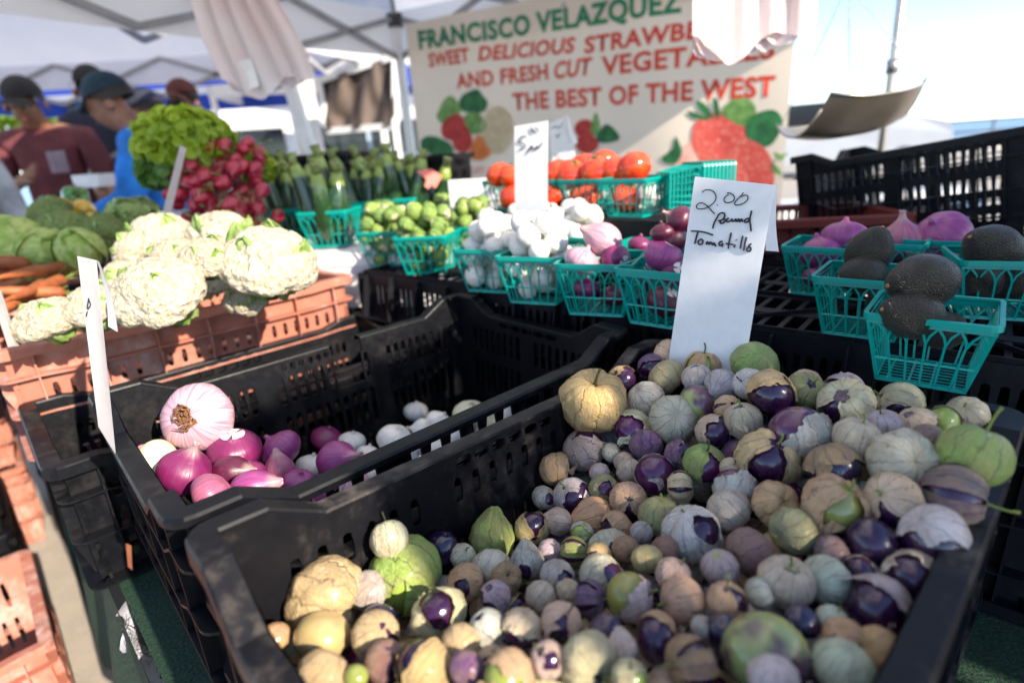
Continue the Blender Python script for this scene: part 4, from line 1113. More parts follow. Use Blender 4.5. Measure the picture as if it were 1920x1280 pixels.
tpn = [pn('tomato punnet in the middle of the tomato row', 1092, 404, TZ, s=.92), pn('tomato punnet at the right end of the row', 1172, 408, TZ, s=.92), pn('tomato punnet left of the card marked 5.00', 945, 398, TZ, s=.92), pn('tomato punnet just behind the card marked 5.00', 1016, 400, TZ, s=.92)]
TL = """936,328,42,leftmost tomato, left of the card marked 5.00
958,330,42,tomato half hidden by the card marked 5.00
1044,326,48,tomato at the right edge of the card marked 5.00
1072,327,52,blocky tomato at the front of the middle punnet
1094,312,46,tomato behind the blocky one
1120,323,56,large tomato in the middle of the row
1150,321,50,tomato right of the large middle one
1188,315,56,rightmost tomato, highest in the row
1132,305,44,tomato at the back of the row
1098,370,56,dull tomato low in the middle punnet
1172,372,52,tomato low in the right hand punnet
962,368,46,tomato low in the left hand punnet
1035,368,44,dark tomato low behind the card"""
for ln in TL.split('\n'):
    x, y, d, lab = ln.split(',', 3); base = at(float(x), 404, TZ); yy = base.y + .05 * (1 if float(y) < 350 else .8)
    if lab.startswith('tomato at the back') or lab.startswith('tomato behind'): yy += .05
    p = aty(float(x), float(y), yy); r = float(d) / 2 * depth(p) / FPX * 1.2
    o = thing('tomato', uniq('red ' + lab, []).replace(', ', ' '), 'tomato', 'tomatoes in green punnets', mat=frame_mat(p, (R7.uniform(-.6, .6), R7.uniform(-.6, .6), 1), None, r)); inst('tomato_flesh', TOM, o); inst('calyx', CALYX, o)
# spare punnets nested on their side
sb = at(1242, 412, TZ); ax = (CR * 1 + Vector((0, .15, 0))).normalized(); ax.z = 0; ax.normalize()
for k in range(9):
    m = frame_mat(sb + ax * (.022 + .0075 * k) + Vector((0, .075, .047)), ax, (0, 0, 1), .8)
    punnet(['first', 'second', 'third', 'fourth', 'fifth', 'sixth', 'seventh', 'eighth', 'ninth', 'tenth', 'last'][k] + ' empty punnet from the left in the stack nested on its side', None, mat=m)
# zucchini
def zuc_mat():
    t = NT('zucchini_skin'); sh = rnd_shift(t, 20); s = t.n('SeparateXYZ', {0: t.obj()}); n = t.noise(60, 3, .6, sh); n2 = t.noise(10, 2, .5, sh)
    base = t.mix(t.step(n, .5, .75), (.012, .040, .014), (.05, .11, .02)); base = t.mix(t.step(t.math('ADD', s.outputs[2], t.math('MULTIPLY', n2, .03)), .178, .192), base, (.20, .28, .05))
    t.p(color=base, rough=.22, spec=.5, coat=.3); return t.mat
MAT['zuc'] = zuc_mat()
def zuc_mesh(b):
    mb = MB(); pts = [(b * math.sin(t * 2.6), 0, t * .2) for t in [i / 10 for i in range(11)]]
    rs = [.006, .017, .0205, .022, .0225, .022, .021, .0195, .0175, .0145, .0095]; mb.tube(pts, rs, 14)
    e = Vector(pts[-1]); mb2 = MB()
    mb2.tube([e - Vector((0, 0, .004)), e + Vector((.001, 0, .010)), e + Vector((.003, 0, .026))], [.0105, .0085, .0115], 7)
    return mb.mesh('zucchini_skin', MAT['zuc']), mb2.mesh('stalk', MAT['stalk'])
MAT['stalk'] = simple('pale_green_stalk', (.24, .30, .07), .5, .3, 60, .3, .002)
ZM = [zuc_mesh(b) for b in (.004, -.006, .012)]
ZP = [('left punnet', 548, 452, .95, 6), ('front punnet', 617, 463, .95, 6), ('third punnet', 690, 436, .95, 6), ('fourth punnet', 748, 430, .95, 6), ('right punnet', 805, 436, .93, 5), ('rear punnet', 655, 402, .96, 5)]
for i, (nm, x, y, z, n) in enumerate(ZP):
    c, dd, s = pn(nm + ' of the standing zucchini', x, y, z, d=D1 * .75 + D2 * .55, s=1.12)
    for k in range(n):
        a = (k % 3 - 1) * .031; b_ = (k // 3 - .5) * .042; m = yaw_mat(dd, c); p = m @ Vector((a + R7.uniform(-.006, .006), b_ + R7.uniform(-.006, .006), .004))
        ax = (m.to_3x3() @ Vector((a * 4 + R7.uniform(-.18, .18), b_ * 3 + R7.uniform(-.12, .12), 1))).normalized()
        lab = ['left', 'middle', 'right'][k % 3] + (' front' if k // 3 == 0 else ' back') + ' zucchini standing in the ' + nm + ' by the sprouts'
        zm = ZM[R7.randrange(3)]; o = thing('zucchini', uniq('dark green ' + lab, []), 'zucchini', 'zucchini standing in punnets', mat=frame_mat(p, ax, (R7.uniform(-1, 1), R7.uniform(-1, 1), 0), (1.22, 1.22, R7.uniform(.85, 1.1))))
        inst('zucchini_skin', zm[0], o); inst('stalk', zm[1], o)
# ------------------------------------------------------------------ cauliflower
def curd_mesh(seed, green=False):
    rs = np.random.RandomState(seed); N = 150; k = np.arange(N) + .5; ph = np.arccos(1 - 1.55 * k / N); th = math.pi * (1 + 5 ** .5) * k
    C = np.stack([np.sin(ph) * np.cos(th), np.sin(ph) * np.sin(th), np.cos(ph)], 1) + rs.randn(N, 3) * .05; C /= np.linalg.norm(C, axis=1, keepdims=True)
    big = C[rs.permutation(N)[:22]]
    nu, nv = 84, 44; mb = MB()
    def fn(u, v):
        th, ph = 2 * math.pi * u, .001 + 2.35 * v; d = np.array([math.sin(ph) * math.cos(th), math.sin(ph) * math.sin(th), math.cos(ph)])
        a = np.sort(np.arccos(np.clip(C @ d, -1, 1)))[:2]; b = np.sort(np.arccos(np.clip(big @ d, -1, 1)))[:2]
        r = .84 + .11 * math.sqrt(max(0, 1 - (a[0] / .19) ** 2)) + .13 * math.sqrt(max(0, 1 - (b[0] / .52) ** 2)) + .02 * noise.noise(Vector(d) * 22)
        q = Vector(d) * r; q.z *= .82
        if ph > 1.75: q = q * (1 - .35 * (ph - 1.75) / .6)
        return q
    mb.surf(fn, nu, nv, True); return mb.mesh('curd', MAT['broc' if green else 'curd'])
MAT['curd'] = simple('cauliflower_curd', (.58, .53, .42), .8, .12, 7, .8, .02, color2=(.44, .38, .25))
MAT['broc'] = simple('broccoli_curd', (.18, .28, .09), .85, .4, 9, 1, .03, color2=(.36, .44, .12))
def leaf_mat(name, c1, c2, tr=.3):
    t = NT(name); sh = rnd_shift(t, 20); n = t.noise(3, 4, .6, sh); base = t.mix(t.step(n, .35, .65), c1, c2); t.p(color=base, rough=.45); t.translucent(base, tr); t.bump(n, .3, .02); return t.mat
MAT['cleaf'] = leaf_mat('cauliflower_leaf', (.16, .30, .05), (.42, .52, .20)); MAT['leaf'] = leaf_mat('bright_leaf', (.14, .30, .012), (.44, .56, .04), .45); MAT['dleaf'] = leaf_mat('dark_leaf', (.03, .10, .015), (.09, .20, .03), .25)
def leaf_mesh(seed, L=1.0, W=.5, mat='cleaf', curl=.5):
    mb = MB(); R = random.Random(seed); tw = R.uniform(-.3, .3)
    def f(u, v):
        x = (u - .5) * 2; w_ = W * math.sin(math.pi * min(1, (.12 + .88 * v))) ** .6 * (1 if v < .97 else .6)
        a = curl * v * 1.6; return Vector((x * w_ + tw * v * v, math.sin(a) * v * L * .55 + .22 * abs(x) * w_ + .05 * math.sin(9 * v + 5 * x), L * v * math.cos(a * .6) + .03 * math.sin(11 * x)))
    mb.surf(f, 8, 12); return mb.mesh('leaf', MAT[mat])
CU = [curd_mesh(3), curd_mesh(8), curd_mesh(21)]; BRM = [curd_mesh(31, True), curd_mesh(37, True)]
CURD_ = CU; CU = (CF.cross(CR)) * -1 if False else (Vector((0, 0, 0)) + (CR.cross(CF)))
LV = [leaf_mesh(k, 1.5, .44) for k in range(4)]
def cauli(label, p, r, axis, nl, seed, mesh=None, group='cauliflower heads in the orange crate', name='cauliflower', cat='cauliflower'):
    R = random.Random(seed); o = thing(name, label, cat, group, mat=frame_mat(p, view_dir(axis), None, r))
    inst('curd', mesh or CURD_[seed % 3], o)
    mb = MB(); mb.tube([(0, 0, -.75), (0, 0, -.2)], [.22, .42], 12); mb.build('stalk', MAT['stalk'], o)
    for k in range(nl):
        a = k * 6.283 / nl + R.uniform(-.3, .3); m = Matrix.Rotation(a, 4, 'Z') @ Matrix.Translation((0, -.5, -.62)) @ Matrix.Rotation(R.uniform(.38, .7), 4, 'X'); inst('leaf', LV[R.randrange(4)], o, m)
    return o
CL = """505,500,168,-.15,.2 .8 .5,4,widest cauliflower at the right end of the crate
305,556,164,-.17,-.1 .7 .6,2,cauliflower at the near rim in the middle
418,448,118,-.12,.1 .9 .3,3,cauliflower at the back of the crate
300,452,118,-.12,-.2 .8 .4,3,cauliflower behind the near middle one
330,488,90,-.13,-.2 .5 .8,2,small cauliflower on top in the middle
178,582,110,-.19,-.2 .8 .4,3,cauliflower behind the leaning card
95,606,112,-.20,-.2 .8 .4,2,cauliflower in the crate's left end
262,478,96,-.14,-.9 .3 .4,6,cauliflower wrapped in green leaves
462,560,76,-.20,.1 .5 .7,5,small cauliflower with leaves under the widest head
462,430,72,-.15,.2 .9 .2,3,small cauliflower beside the radishes
390,490,96,-.13,.1 .8 .5,3,cauliflower between the two widest heads
232,528,88,-.17,-.5 .6 .5,5,leafy cauliflower at the left of the middle head
385,530,84,-.20,.1 .7 .5,6,leafy cauliflower sunk between larger heads"""
for i, ln in enumerate(CL.split('\n')):
    x, y, d, z, ax, nl, lab = ln.split(','); p = at(float(x), float(y), CZ + float(z)); cauli(uniq('creamy ' + lab, []), p, float(d) / 2 * depth(p) / FPX, tuple(float(q) for q in ax.split()), int(nl), i + 3)
# broccoli, carrots and peppers further left
BL = """30,462,110,1.28,pale green broccoli head cut by the frame's left edge
88,478,100,1.28,broccoli head above the carrots
125,440,100,1.34,dark broccoli head in the middle of the group
150,470,80,1.24,broccoli head next to the cauliflower crate
95,405,76,1.5,broccoli head below the red peppers
200,440,84,1.36,broccoli head beside the cauliflowers"""
MAT['cab'] = leaf_mat('pale_cabbage_leaf', (.30, .45, .07), (.58, .64, .22), .3)
CABM = []
for k in range(2):
    me = sprout_mesh(60 + k); me.name = 'head_leaves'; me.materials.clear(); me.materials.append(MAT['cab']); CABM.append(me)
for i, ln in enumerate(BL.split('\n')):
    x, y, d, yy, lab = ln.split(','); p = aty(float(x), float(y), float(yy))
    if 'head' in lab and i in (0, 1, 3):
        o = thing('lettuce', uniq(lab.replace('broccoli', 'leafy').replace('green leafy', 'green leafy'), ['in pale green']), 'lettuce', 'leafy heads left of the cauliflowers', mat=frame_mat(p, view_dir((R7.uniform(-.4, .4), .7, .6)), None, float(d) / 2 * depth(p) / FPX)); inst('head_leaves', CABM[i % 2], o)
        for q in range(5): inst('leaf', LV[q % 4], o, Matrix.Rotation(q * 1.257, 4, 'Z') @ Matrix.Translation((0, -.55, -.75)) @ Matrix.Rotation(.25, 4, 'X') @ Matrix.Scale(.8, 4))
        continue
    cauli(uniq('green ' + lab, []), p, float(d) / 2 * depth(p) / FPX, (R7.uniform(-.5, .5), .8, .5), 3, i + 50, BRM[i % 2], 'broccoli heads left of the cauliflowers', 'broccoli', 'broccoli')
MAT['carrot'] = simple('carrot_skin', (.34, .10, .025), .6, .2, 30, .3, .002, color2=(.22, .06, .02))
mb = MB(); mb.tube([(0, 0, 0), (0, 0, .01), (0, 0, .05), (0, 0, .12), (0, 0, .17), (0, 0, .2)], [.007, .0145, .0135, .009, .005, .001], 10); CAR = mb.mesh('root', MAT['carrot'])
mb = MB(); [mb.tube([(0, 0, .005), (.004 * math.cos(k), .004 * math.sin(k), -.03), (.012 * math.cos(k), .012 * math.sin(k), -.06)], .0018, 5) for k in range(5)]; CARL = mb.mesh('cut_stalks', MAT['stalk'])
for k in range(15):
    x, y = 4 + (k % 5) * 28 + R7.uniform(-8, 8), 500 + (k // 5) * 26 + R7.uniform(-6, 6); p = aty(x, y, 1.08 + (2 - k // 5) * .06)
    o = thing('carrot', uniq(f"orange carrot, {['first','second','third','fourth','fifth'][k % 5]} from the left in the {['top','middle','lowest'][k // 5]} layer beside the broccoli", []), 'carrot', 'carrots beside the cauliflower crate', mat=frame_mat(p, view_dir((R7.uniform(-1, .4), R7.uniform(-.5, .1), .6)), None, R7.uniform(.8, 1.15)))
    inst('root', CAR, o); inst('cut_stalks', CARL, o)
def pepper_mesh(mat):
    mb = MB(); mb.surf(lambda u, v: (lambda th, ph: Vector((math.sin(ph) ** .7 * math.cos(th), math.sin(ph) ** .7 * math.sin(th), math.cos(ph) * 1.1)) * (1 + .09 * math.cos(4 * th) * math.sin(ph) - .22 * math.exp(-(ph / .35) ** 2)) * (1 if ph < 1.6 else 1 - .12 * (ph - 1.6)))(6.2832 * u, .001 + 3.139 * v), 28, 18, True)
    return mb.mesh('pepper_skin', MAT[mat])
MAT['ypep'] = simple('yellow_pepper_skin', (.78, .46, .02), .2, .15, 2, 0, coat=.4); MAT['rpep'] = simple('red_pepper_skin', (.62, .05, .02), .2, .2, 2, 0, coat=.4); MAT['gpep'] = simple('green_pepper_skin', (.08, .26, .03), .2, .3, 2, 0, coat=.4)
PM = {k: pepper_mesh(k) for k in ('ypep', 'rpep', 'gpep')}
mb = MB(); mb.tube([(0, 0, .8), (0, 0, 1.1), (.1, 0, 1.45)], [.14, .08, .1], 7); PST = mb.mesh('stalk', MAT['green'])
for x, y, d, k, yy, lab in ((125, 393, 42, 'ypep', 1.62, 'yellow pepper in the middle of the peppers'), (158, 398, 42, 'ypep', 1.58, 'yellow pepper right of another yellow one'), (78, 398, 44, 'rpep', 1.6, 'red pepper at the left of the peppers'), (108, 412, 40, 'rpep', 1.55, 'red and cream pepper before the yellow ones'),
                            (142, 372, 46, 'gpep', 1.66, 'bright green pepper on top of the peppers'), (95, 385, 36, 'gpep', 1.68, 'green pepper above the red one'), (180, 420, 44, 'ypep', 1.5, 'shaded yellow pepper beside the leafy greens'), (140, 418, 40, 'rpep', 1.5, 'red pepper below the yellow ones')):
    p = aty(x, y, yy); o = thing('pepper', uniq(lab, []), 'pepper', 'peppers behind the broccoli', mat=frame_mat(p, (R7.uniform(-1, 1), R7.uniform(-1, 1), R7.uniform(0, 1)), None, d / 2 * depth(p) / FPX)); inst('pepper_skin', PM[k], o); inst('stalk', PST, o)
# crates and boxes holding them up
def plain_crate(label, loc, d, size, mat, name='produce_crate', cat='crate', group=None):
    c = make_crate(label, group, L=size[0], W=size[1], H=size[2], mat=mat, style='dense', ribs=False, dip=.004, name=name); place(c, yaw_mat(d, loc)); return c
plain_crate('black crate of peppers behind the broccoli', (-1.72, 1.42, .62), (.95, .3, 0), (.6, .4, .26), 'black2')
plain_crate('black crate under the radish bunches', (-.98, 1.42, .62), (.9, .15, 0), (.6, .45, .27), 'black2')
# leafy heads
def leafball(name, label, cat, p, rx, rz, n, mat, seed, size=.022, group=None):
    R = random.Random(seed); o = thing(name, label, cat, group, loc=p); mb = MB()
    for k in range(n):
        d = Vector((R.gauss(0, 1), R.gauss(0, 1), R.gauss(0, 1))).normalized(); q = R.uniform(.55, 1.0) ** .6 * (1 + .16 * noise.noise(d * 2.3 + Vector((seed, 0, 0)))); c = Vector((d.x * rx, d.y * rx, d.z * rz)) * q
        nrm = (d + Vector((R.uniform(-.8, .8), R.uniform(-.8, .8), R.uniform(-.3, .9)))).normalized(); t = nrm.orthogonal().normalized(); t = Quaternion(nrm, R.uniform(0, 6.28)) @ t; b = nrm.cross(t); s = size * R.uniform(.6, 1.3)
        i = [mb.vert(c + t * (a * s) + b * (e * s) + nrm * (h * s)) for a, e, h in ((-1, 0, 0), (-.4, -.7, .22), (.5, -.6, .25), (1, 0, 0), (.5, .6, .25), (-.4, .7, .22), (0, 0, -.1))]
        for f in ((0, 1, 6), (1, 2, 6), (2, 3, 6), (3, 4, 6), (4, 5, 6), (5, 0, 6)): mb.face([i[x] for x in f], 0, True)
    f = mb.build('leaves', MAT[mat], o); f['kind'] = 'stuff'
    mb = MB()
    for k in range(9): a = k * .7; mb.tube([(.012 * math.cos(a), .012 * math.sin(a), -rz * 1.25), (rx * .5 * math.cos(a), rx * .5 * math.sin(a), rz * .2)], .0022, 5)
    mb.build('stems', MAT['stalk'], o); return o
leafball('leafy_bunch', 'tall bright green leafy bunch behind the radishes', 'leafy greens', aty(345, 268, 1.55), .115, .085, 1500, 'leaf', 4, .016)
leafball('leafy_bunch', 'shaded lower part of the leafy bunch, coloured darker, beside the blue jacket', 'leafy greens', aty(318, 318, 1.52), .075, .055, 600, 'dleaf', 5, .016)  # shaded underside of the bunch, its shade put into the dark leaf colour
leafball('leafy_bunch', 'blue green leafy stalks between peppers and cauliflower', 'leafy greens', aty(245, 408, 1.45), .06, .045, 420, 'cleaf', 6, .018)
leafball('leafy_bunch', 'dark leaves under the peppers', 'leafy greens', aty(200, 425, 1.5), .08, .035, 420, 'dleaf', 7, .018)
leafball('leafy_bunch', 'pale yellow green head beside the zucchini', 'leafy greens', aty(480, 315, 1.62), .05, .055, 500, 'leaf', 8, .014)
# radishes
MAT['radish'] = simple('radish_skin', (.46, .022, .05), .3, .3, 3, .1, .005, color2=(.22, .006, .028), coat=.2)
mb = MB(); mb.surf(lambda u, v: (lambda th, ph: Vector((math.sin(ph) * math.cos(th), math.sin(ph) * math.sin(th), math.cos(ph) * (1.0 if ph < 1.9 else 1 + .5 * (ph - 1.9)))))(6.2832 * u, .001 + 3.139 * v), 14, 10, True)
mb.tube([(0, 0, -1.4), (.1, 0, -2.0), (.3, 0, -2.8)], [.12, .05, .01], 5); RAD = mb.mesh('radish', MAT['radish'])
RB = [(365, 330, 1.50), (420, 300, 1.54), (400, 355, 1.46), (455, 345, 1.50), (365, 395, 1.42), (425, 405, 1.40), (480, 390, 1.46), (460, 300, 1.56)]
for bi, (x, y, yy) in enumerate(RB):
    c = aty(x, y, yy); lab = ['red radish bunch at the upper left of the pile', 'pink radish bunch at the top of the pile', 'radish bunch in the centre of the pile', 'radish bunch at the right of the centre', 'deep red radish bunch low on the left', 'shaded radish bunch low in the middle', 'radish bunch next to the zucchini', 'radish bunch against the pale green head'][bi]
    o = thing('radish_bunch', lab, 'radishes', 'radish bunches piled behind the cauliflower', loc=c)
    for k in range(13):
        d = Vector((R7.uniform(-1, 1), R7.uniform(-.9, .3), R7.uniform(-1, 1))); q = Vector((d.x * .048, d.y * .035, d.z * .045))
        inst('radish', RAD, o, frame_mat(q, (R7.uniform(-.6, .6), 1, R7.uniform(-.2, .8)), None, R7.uniform(.015, .020)))
    mb = MB()
    for k in range(10): a = Vector((R7.uniform(-.05, .05), R7.uniform(-.02, .0), R7.uniform(-.05, .05))); b = a + Vector((R7.uniform(-.05, .05), R7.uniform(-.05, .02), R7.uniform(-.05, .05))); mb.tube([a, (a + b) / 2 + Vector((0, -.02, .01)), b], .0018, 5)
    mb.build('stems', MAT['stalk'], o)['kind'] = 'stuff'
# ------------------------------------------------------------------ ground, sea
def struct(o): o['kind'] = 'structure'; return o
def ground_mat():
    t = NT('worn_asphalt'); co = t.obj(); n = t.noise(1.5, 5, .6, co); n2 = t.noise(180, 3, .7, co); n3 = t.noise(14, 4, .6, co)
    t.p(color=t.mix(t.step(n2, .4, .66), t.mix(t.step(n, .35, .65), (.36, .32, .27), (.46, .41, .35)), t.mix(n3, (.20, .18, .16), (.55, .49, .41))), rough=.9); t.bump(n2, .7, .006); return t.mat
mb = MB(); mb.surf(lambda u, v: Vector((-60 + 100 * u, -12 + 34 * v, .004 * math.sin(u * 60) * math.cos(v * 40))), 40, 30); struct(mb.build('pavement', ground_mat()))
mb = MB(); mb.face([mb.vert(p) for p in ((-4000, 22.5, -2.2), (4000, 22.5, -2.2), (4000, 4500, -2.2), (-4000, 4500, -2.2))])
mb.face([mb.vert(p) for p in ((40.2, -3000, -2.2), (4000, -3000, -2.2), (4000, 22.4, -2.2), (40.2, 22.4, -2.2))])
def sea_mat():
    t = NT('sea_water'); co = t.obj(); n = t.noise(.35, 5, .6, co); t.p(color=(.02, .10, .19), rough=.25, spec=.5); t.bump(n, .6, .5); return t.mat
struct(mb.build('sea', sea_mat()))
mb = MB(); mb.face([mb.vert(p) for p in ((-4000, -3000, -3.2), (4000, -3000, -3.2), (4000, 4500, -3.2), (-4000, 4500, -3.2))]); struct(mb.build('ground', simple('ground_soil', (.2, .18, .14), .9)))
mb = MB(); mb.box((-60, 22.0, -3.0), (40, 22.5, .12)); struct(mb.build('quay_edge', simple('quay_concrete', (.45, .43, .40), .9)))
def text_mesh(s, size, shear=0, bold=0, spacing=1.0, extr=0):
    c = bpy.data.curves.new('t', 'FONT'); c.body = s; c.size = size; c.shear = shear; c.offset = bold; c.space_character = spacing; c.extrude = extr; c.resolution_u = 3
    o = bpy.data.objects.new('t', c); COL.objects.link(o); bpy.context.view_layer.update()
    me = bpy.data.meshes.new_from_object(o.evaluated_get(bpy.context.evaluated_depsgraph_get())); bpy.data.objects.remove(o); bpy.data.curves.remove(c); return me
def text_part(s, parent, origin, dx, dy, height, width, mat, shear=0, bold=.02, n=None, name='lettering'):
    """letters of the given cap height and total width laid on the plane dx, dy; each word's letters in one print"""
    me = text_mesh(s, 1.0, shear, bold); xs = [v.co.x for v in me.vertices]; ys = [v.co.y for v in me.vertices]
    w_, h_ = max(xs) - min(xs), max(ys) - min(0, min(ys)); nn = Vector(dx).cross(Vector(dy)).normalized()
    for v in me.vertices:
        a, b = (v.co.x - min(xs)) / w_ * width, v.co.y / max(ys) * height
        v.co = Vector(origin) + Vector(dx) * a + Vector(dy) * b + nn * .0015
    me.name = name; me.materials.clear(); me.materials.append(mat); o = inst(name, me, parent); o['kind'] = 'stuff' if False else o.get('kind', ''); del o['kind']; return o
# ------------------------------------------------------------------ banner
BL_, BR_ = aty(786, 348, 3.55), aty(1476, 404, 2.55)
TL_ = aty(772, 50, 3.55)
bdx = (BR_ - BL_); bdx.z = 0; BW_ = bdx.length; bdx.normalize(); bdy = Vector((0, 0, 1)); BH_ = TL_.z - BL_.z
BO = Vector((BL_.x, BL_.y, (BL_.z + BR_.z) / 2)); bn = bdx.cross(bdy)
def bplane(px, py):                      # banner coordinates of a photo pixel
    d = ray(px, py); t = (BO - CAMP).dot(bn) / d.dot(bn); q = CAMP + d * t - BO; return q.dot(bdx), q.z
print('banner', BW_, BH_, BL_, BR_, [bplane(*q) for q in ((772, 50), (1490, -20), (1470, 400), (786, 348))])
banner = thing('banner', 'cream vinyl banner advertising strawberries and fresh cut vegetables hung across the stall back', 'banner')
MAT['vinyl'] = simple('cream_vinyl', (.70, .61, .50), .45, .04, 2, .1, .002, transl=((.74, .66, .54), .30))
bt = bplane(772, 44)[1]; bb = min(bplane(786, 348)[1], bplane(1470, 402)[1]) - .02; bl = bplane(779, 200)[0]; brr = bplane(1488, 100)[0]
def wav(a, z): return .010 * math.sin(a * 5 + 1) + .006 * math.sin(a * 13 + z * 3) + .02 * (a - .9) * 0
mb = MB(); mb.surf(lambda u, v: (lambda a, z: BO + bdx * a + bdy * z + bn * wav(a, z))(bl + (brr - bl) * u, bb + (bt - bb) * v), 60, 12); mb.build('banner_sheet', MAT['vinyl'], banner)
MAT['grn'] = simple('green_print', (.01, .22, .10), .5, .05, 4, 0, transl=((.01, .25, .12), .25)); MAT['red'] = simple('red_banner_print', (.62, .06, .03), .5, .05, 4, 0, transl=((.6, .06, .03), .25))
def conform(me):
    for v in me.vertices:
        q = v.co - BO; a = q.dot(bdx); z = q.z; v.co = BO + bdx * a + bdy * z - bn * 0 + bn * wav(a, z) + bn * 0 + (-CF_side) * .003
CF_side = bn if bn.dot(CAMP - BO) < 0 else -bn          # away from the lens
def line(s, x0, y0, x1, y1, capx, mat, shear=0, bold=.034):
    """baseline from (x0,y0) to (x1,y1) in the photograph, cap height in pixels at its left end"""
    a0, z0 = bplane(x0, y0); a1, z1 = bplane(x1, y1); h = bplane(x0, y0 - capx)[1] - z0; zb_ = (z0 + z1) / 2 if abs(z0 - z1) < .15 else z0
    me = text_mesh(s, 1.0, shear, bold, 1.06); xs = [v.co.x for v in me.vertices]; cap = .73; x_, w_ = min(xs), max(xs) - min(xs)
    for v in me.vertices:
        f = (v.co.x - x_) / w_; v.co = BO + bdx * (a0 + (a1 - a0) * f) + bdy * (z0 + (z1 - z0) * f + v.co.y / cap * h)
    conform(me); me.name = 'lettering'; me.materials.clear(); me.materials.append(mat); inst('lettering', me, banner)
line('FRANCISCO VELAZQUEZ', 788, 92, 1280, 22, 34, MAT['grn'], 0, .04)
line('F', 1300, 20, 1320, 17, 40, MAT['grn'], 0, .04)
line('SWEET', 806, 126, 882, 116, 26, MAT['red']); line('DELICIOUS', 897, 114, 1080, 98, 27, MAT['red'], .22); line('STRAWBERRIES', 1096, 100, 1450, 54, 31, MAT['red'], .05)
line('AND FRESH', 858, 166, 1028, 148, 28, MAT['red']); line('CUT', 1040, 148, 1112, 139, 32, MAT['red'], .2); line('VEGETABLES', 1128, 141, 1452, 108, 35, MAT['red'])
line('THE BEST OF THE WEST', 960, 206, 1452, 180, 32, MAT['red'])
line('WE SELL FRUIT WHOLESALE', 808, 322, 1010, 330, 13, MAT['red'], 0, .01); line('& RETAIL', 850, 344, 930, 347, 12, MAT['red'], 0, .01)
def blob(pts, mat, off=.003, name='printed_picture'):
    """flat printed shape from photo outline points, laid just off the vinyl"""
    c = (sum(p[0] for p in pts) / len(pts), sum(p[1] for p in pts) / len(pts)); mb = MB(); I = []
    sm = []
    n = len(pts)
    for i in range(n):
        p0, p1, p2, p3 = pts[i - 1], pts[i], pts[(i + 1) % n], pts[(i + 2) % n]
        for q in range(3):
            u = q / 3; f = lambda a, b, c_, d: .5 * (2 * b + (c_ - a) * u + (2 * a - 5 * b + 4 * c_ - d) * u * u + (3 * b - a - 3 * c_ + d) * u ** 3); sm.append((f(p0[0], p1[0], p2[0], p3[0]), f(p0[1], p1[1], p2[1], p3[1])))
    def P(x, y): a, z = bplane(x, y); return BO + bdx * a + bdy * z + bn * wav(a, z) - CF_side * off
    ci = mb.vert(P(*c)); I = [mb.vert(P(*q)) for q in sm]
    for k in range(len(I)): mb.face((ci, I[k], I[(k + 1) % len(I)]))
    mb.build(name, mat, banner)
def ell(cx, cy, rx, ry, rot=0, n=10, j=0, seed=1):
    R = random.Random(seed + int(cx)); c, s = math.cos(rot), math.sin(rot); out = []
    for k in range(n):
        a = 6.2832 * k / n; r = 1 + R.uniform(-j, j); x, y = rx * math.cos(a) * r, ry * math.sin(a) * r; out.append((cx + x * c - y * s, cy + x * s + y * c))
    return out
def pm(name, c, c2): return simple(name, c, .5, .2, 26, 0, color2=c2, transl=(c, .2))
P1 = pm('printed_green', (.03, .20, .06), (.01, .08, .03)); P2 = pm('printed_light_green', (.22, .40, .12), (.08, .22, .05)); P3 = pm('printed_red', (.55, .05, .04), (.36, .02, .02)); P4 = pm('printed_cream', (.62, .54, .38), (.5, .4, .25)); P5 = pm('printed_orange', (.72, .25, .06), (.6, .15, .03)); tb = NT('printed_strawberry'); vv = tb.n('TexVoronoi', {'Vector': tb.obj(), 'Scale': 75.0}).outputs[0]; nn_ = tb.noise(5, 3, .6, tb.obj())
tb.p(color=tb.mix(tb.math('LESS_THAN', vv, .25), tb.mix(nn_, (.50, .03, .03), (.72, .16, .12)), (.80, .48, .36)), rough=.5); tb.translucent((.6, .08, .06), .2); P7 = tb.mat
P6 = pm('printed_pale_red', (.66, .30, .24), (.7, .5, .42))
blob(ell(845, 208, 22, 26, .3, j=.15), P2, .003); blob(ell(888, 192, 26, 24, 0, j=.15), P1, .004); blob(ell(888, 232, 24, 22, 0, j=.1), P2, .005); blob(ell(852, 240, 22, 26, 0, j=.12), P3, .006); blob(ell(868, 262, 20, 24, 0, j=.12), P3, .007)
blob(ell(933, 245, 30, 46, 0, j=.05), P4, .005); blob(ell(820, 275, 28, 18, 0, 12, .3), P1, .006); blob([(880, 295), (895, 255), (910, 262), (912, 298)], P5, .008); blob(ell(908, 285, 14, 12), P5, .009)
blob(ell(1098, 242, 20, 18), P3, .004); blob(ell(1102, 270, 22, 18), P3, .005); blob([(1108, 245), (1118, 210), (1126, 235), (1122, 255)], P2, .006); blob([(1118, 262), (1138, 232), (1164, 258), (1140, 268)], P1, .007)
blob([(1298, 262), (1306, 228), (1340, 211), (1378, 216), (1402, 244), (1396, 276), (1368, 306), (1340, 316), (1312, 300)], P7, .006); blob([(1300, 262), (1350, 330), (1290, 345), (1262, 320)], P6, .005); blob([(1352, 330), (1362, 290), (1400, 262), (1440, 285), (1452, 340), (1424, 392), (1366, 392)], P7, .008)
blob([(1352, 212), (1372, 188), (1405, 186), (1418, 210), (1400, 238), (1370, 226)], P2, .007); blob([(1398, 250), (1410, 218), (1450, 206), (1468, 230), (1450, 268), (1425, 275)], P1, .008)
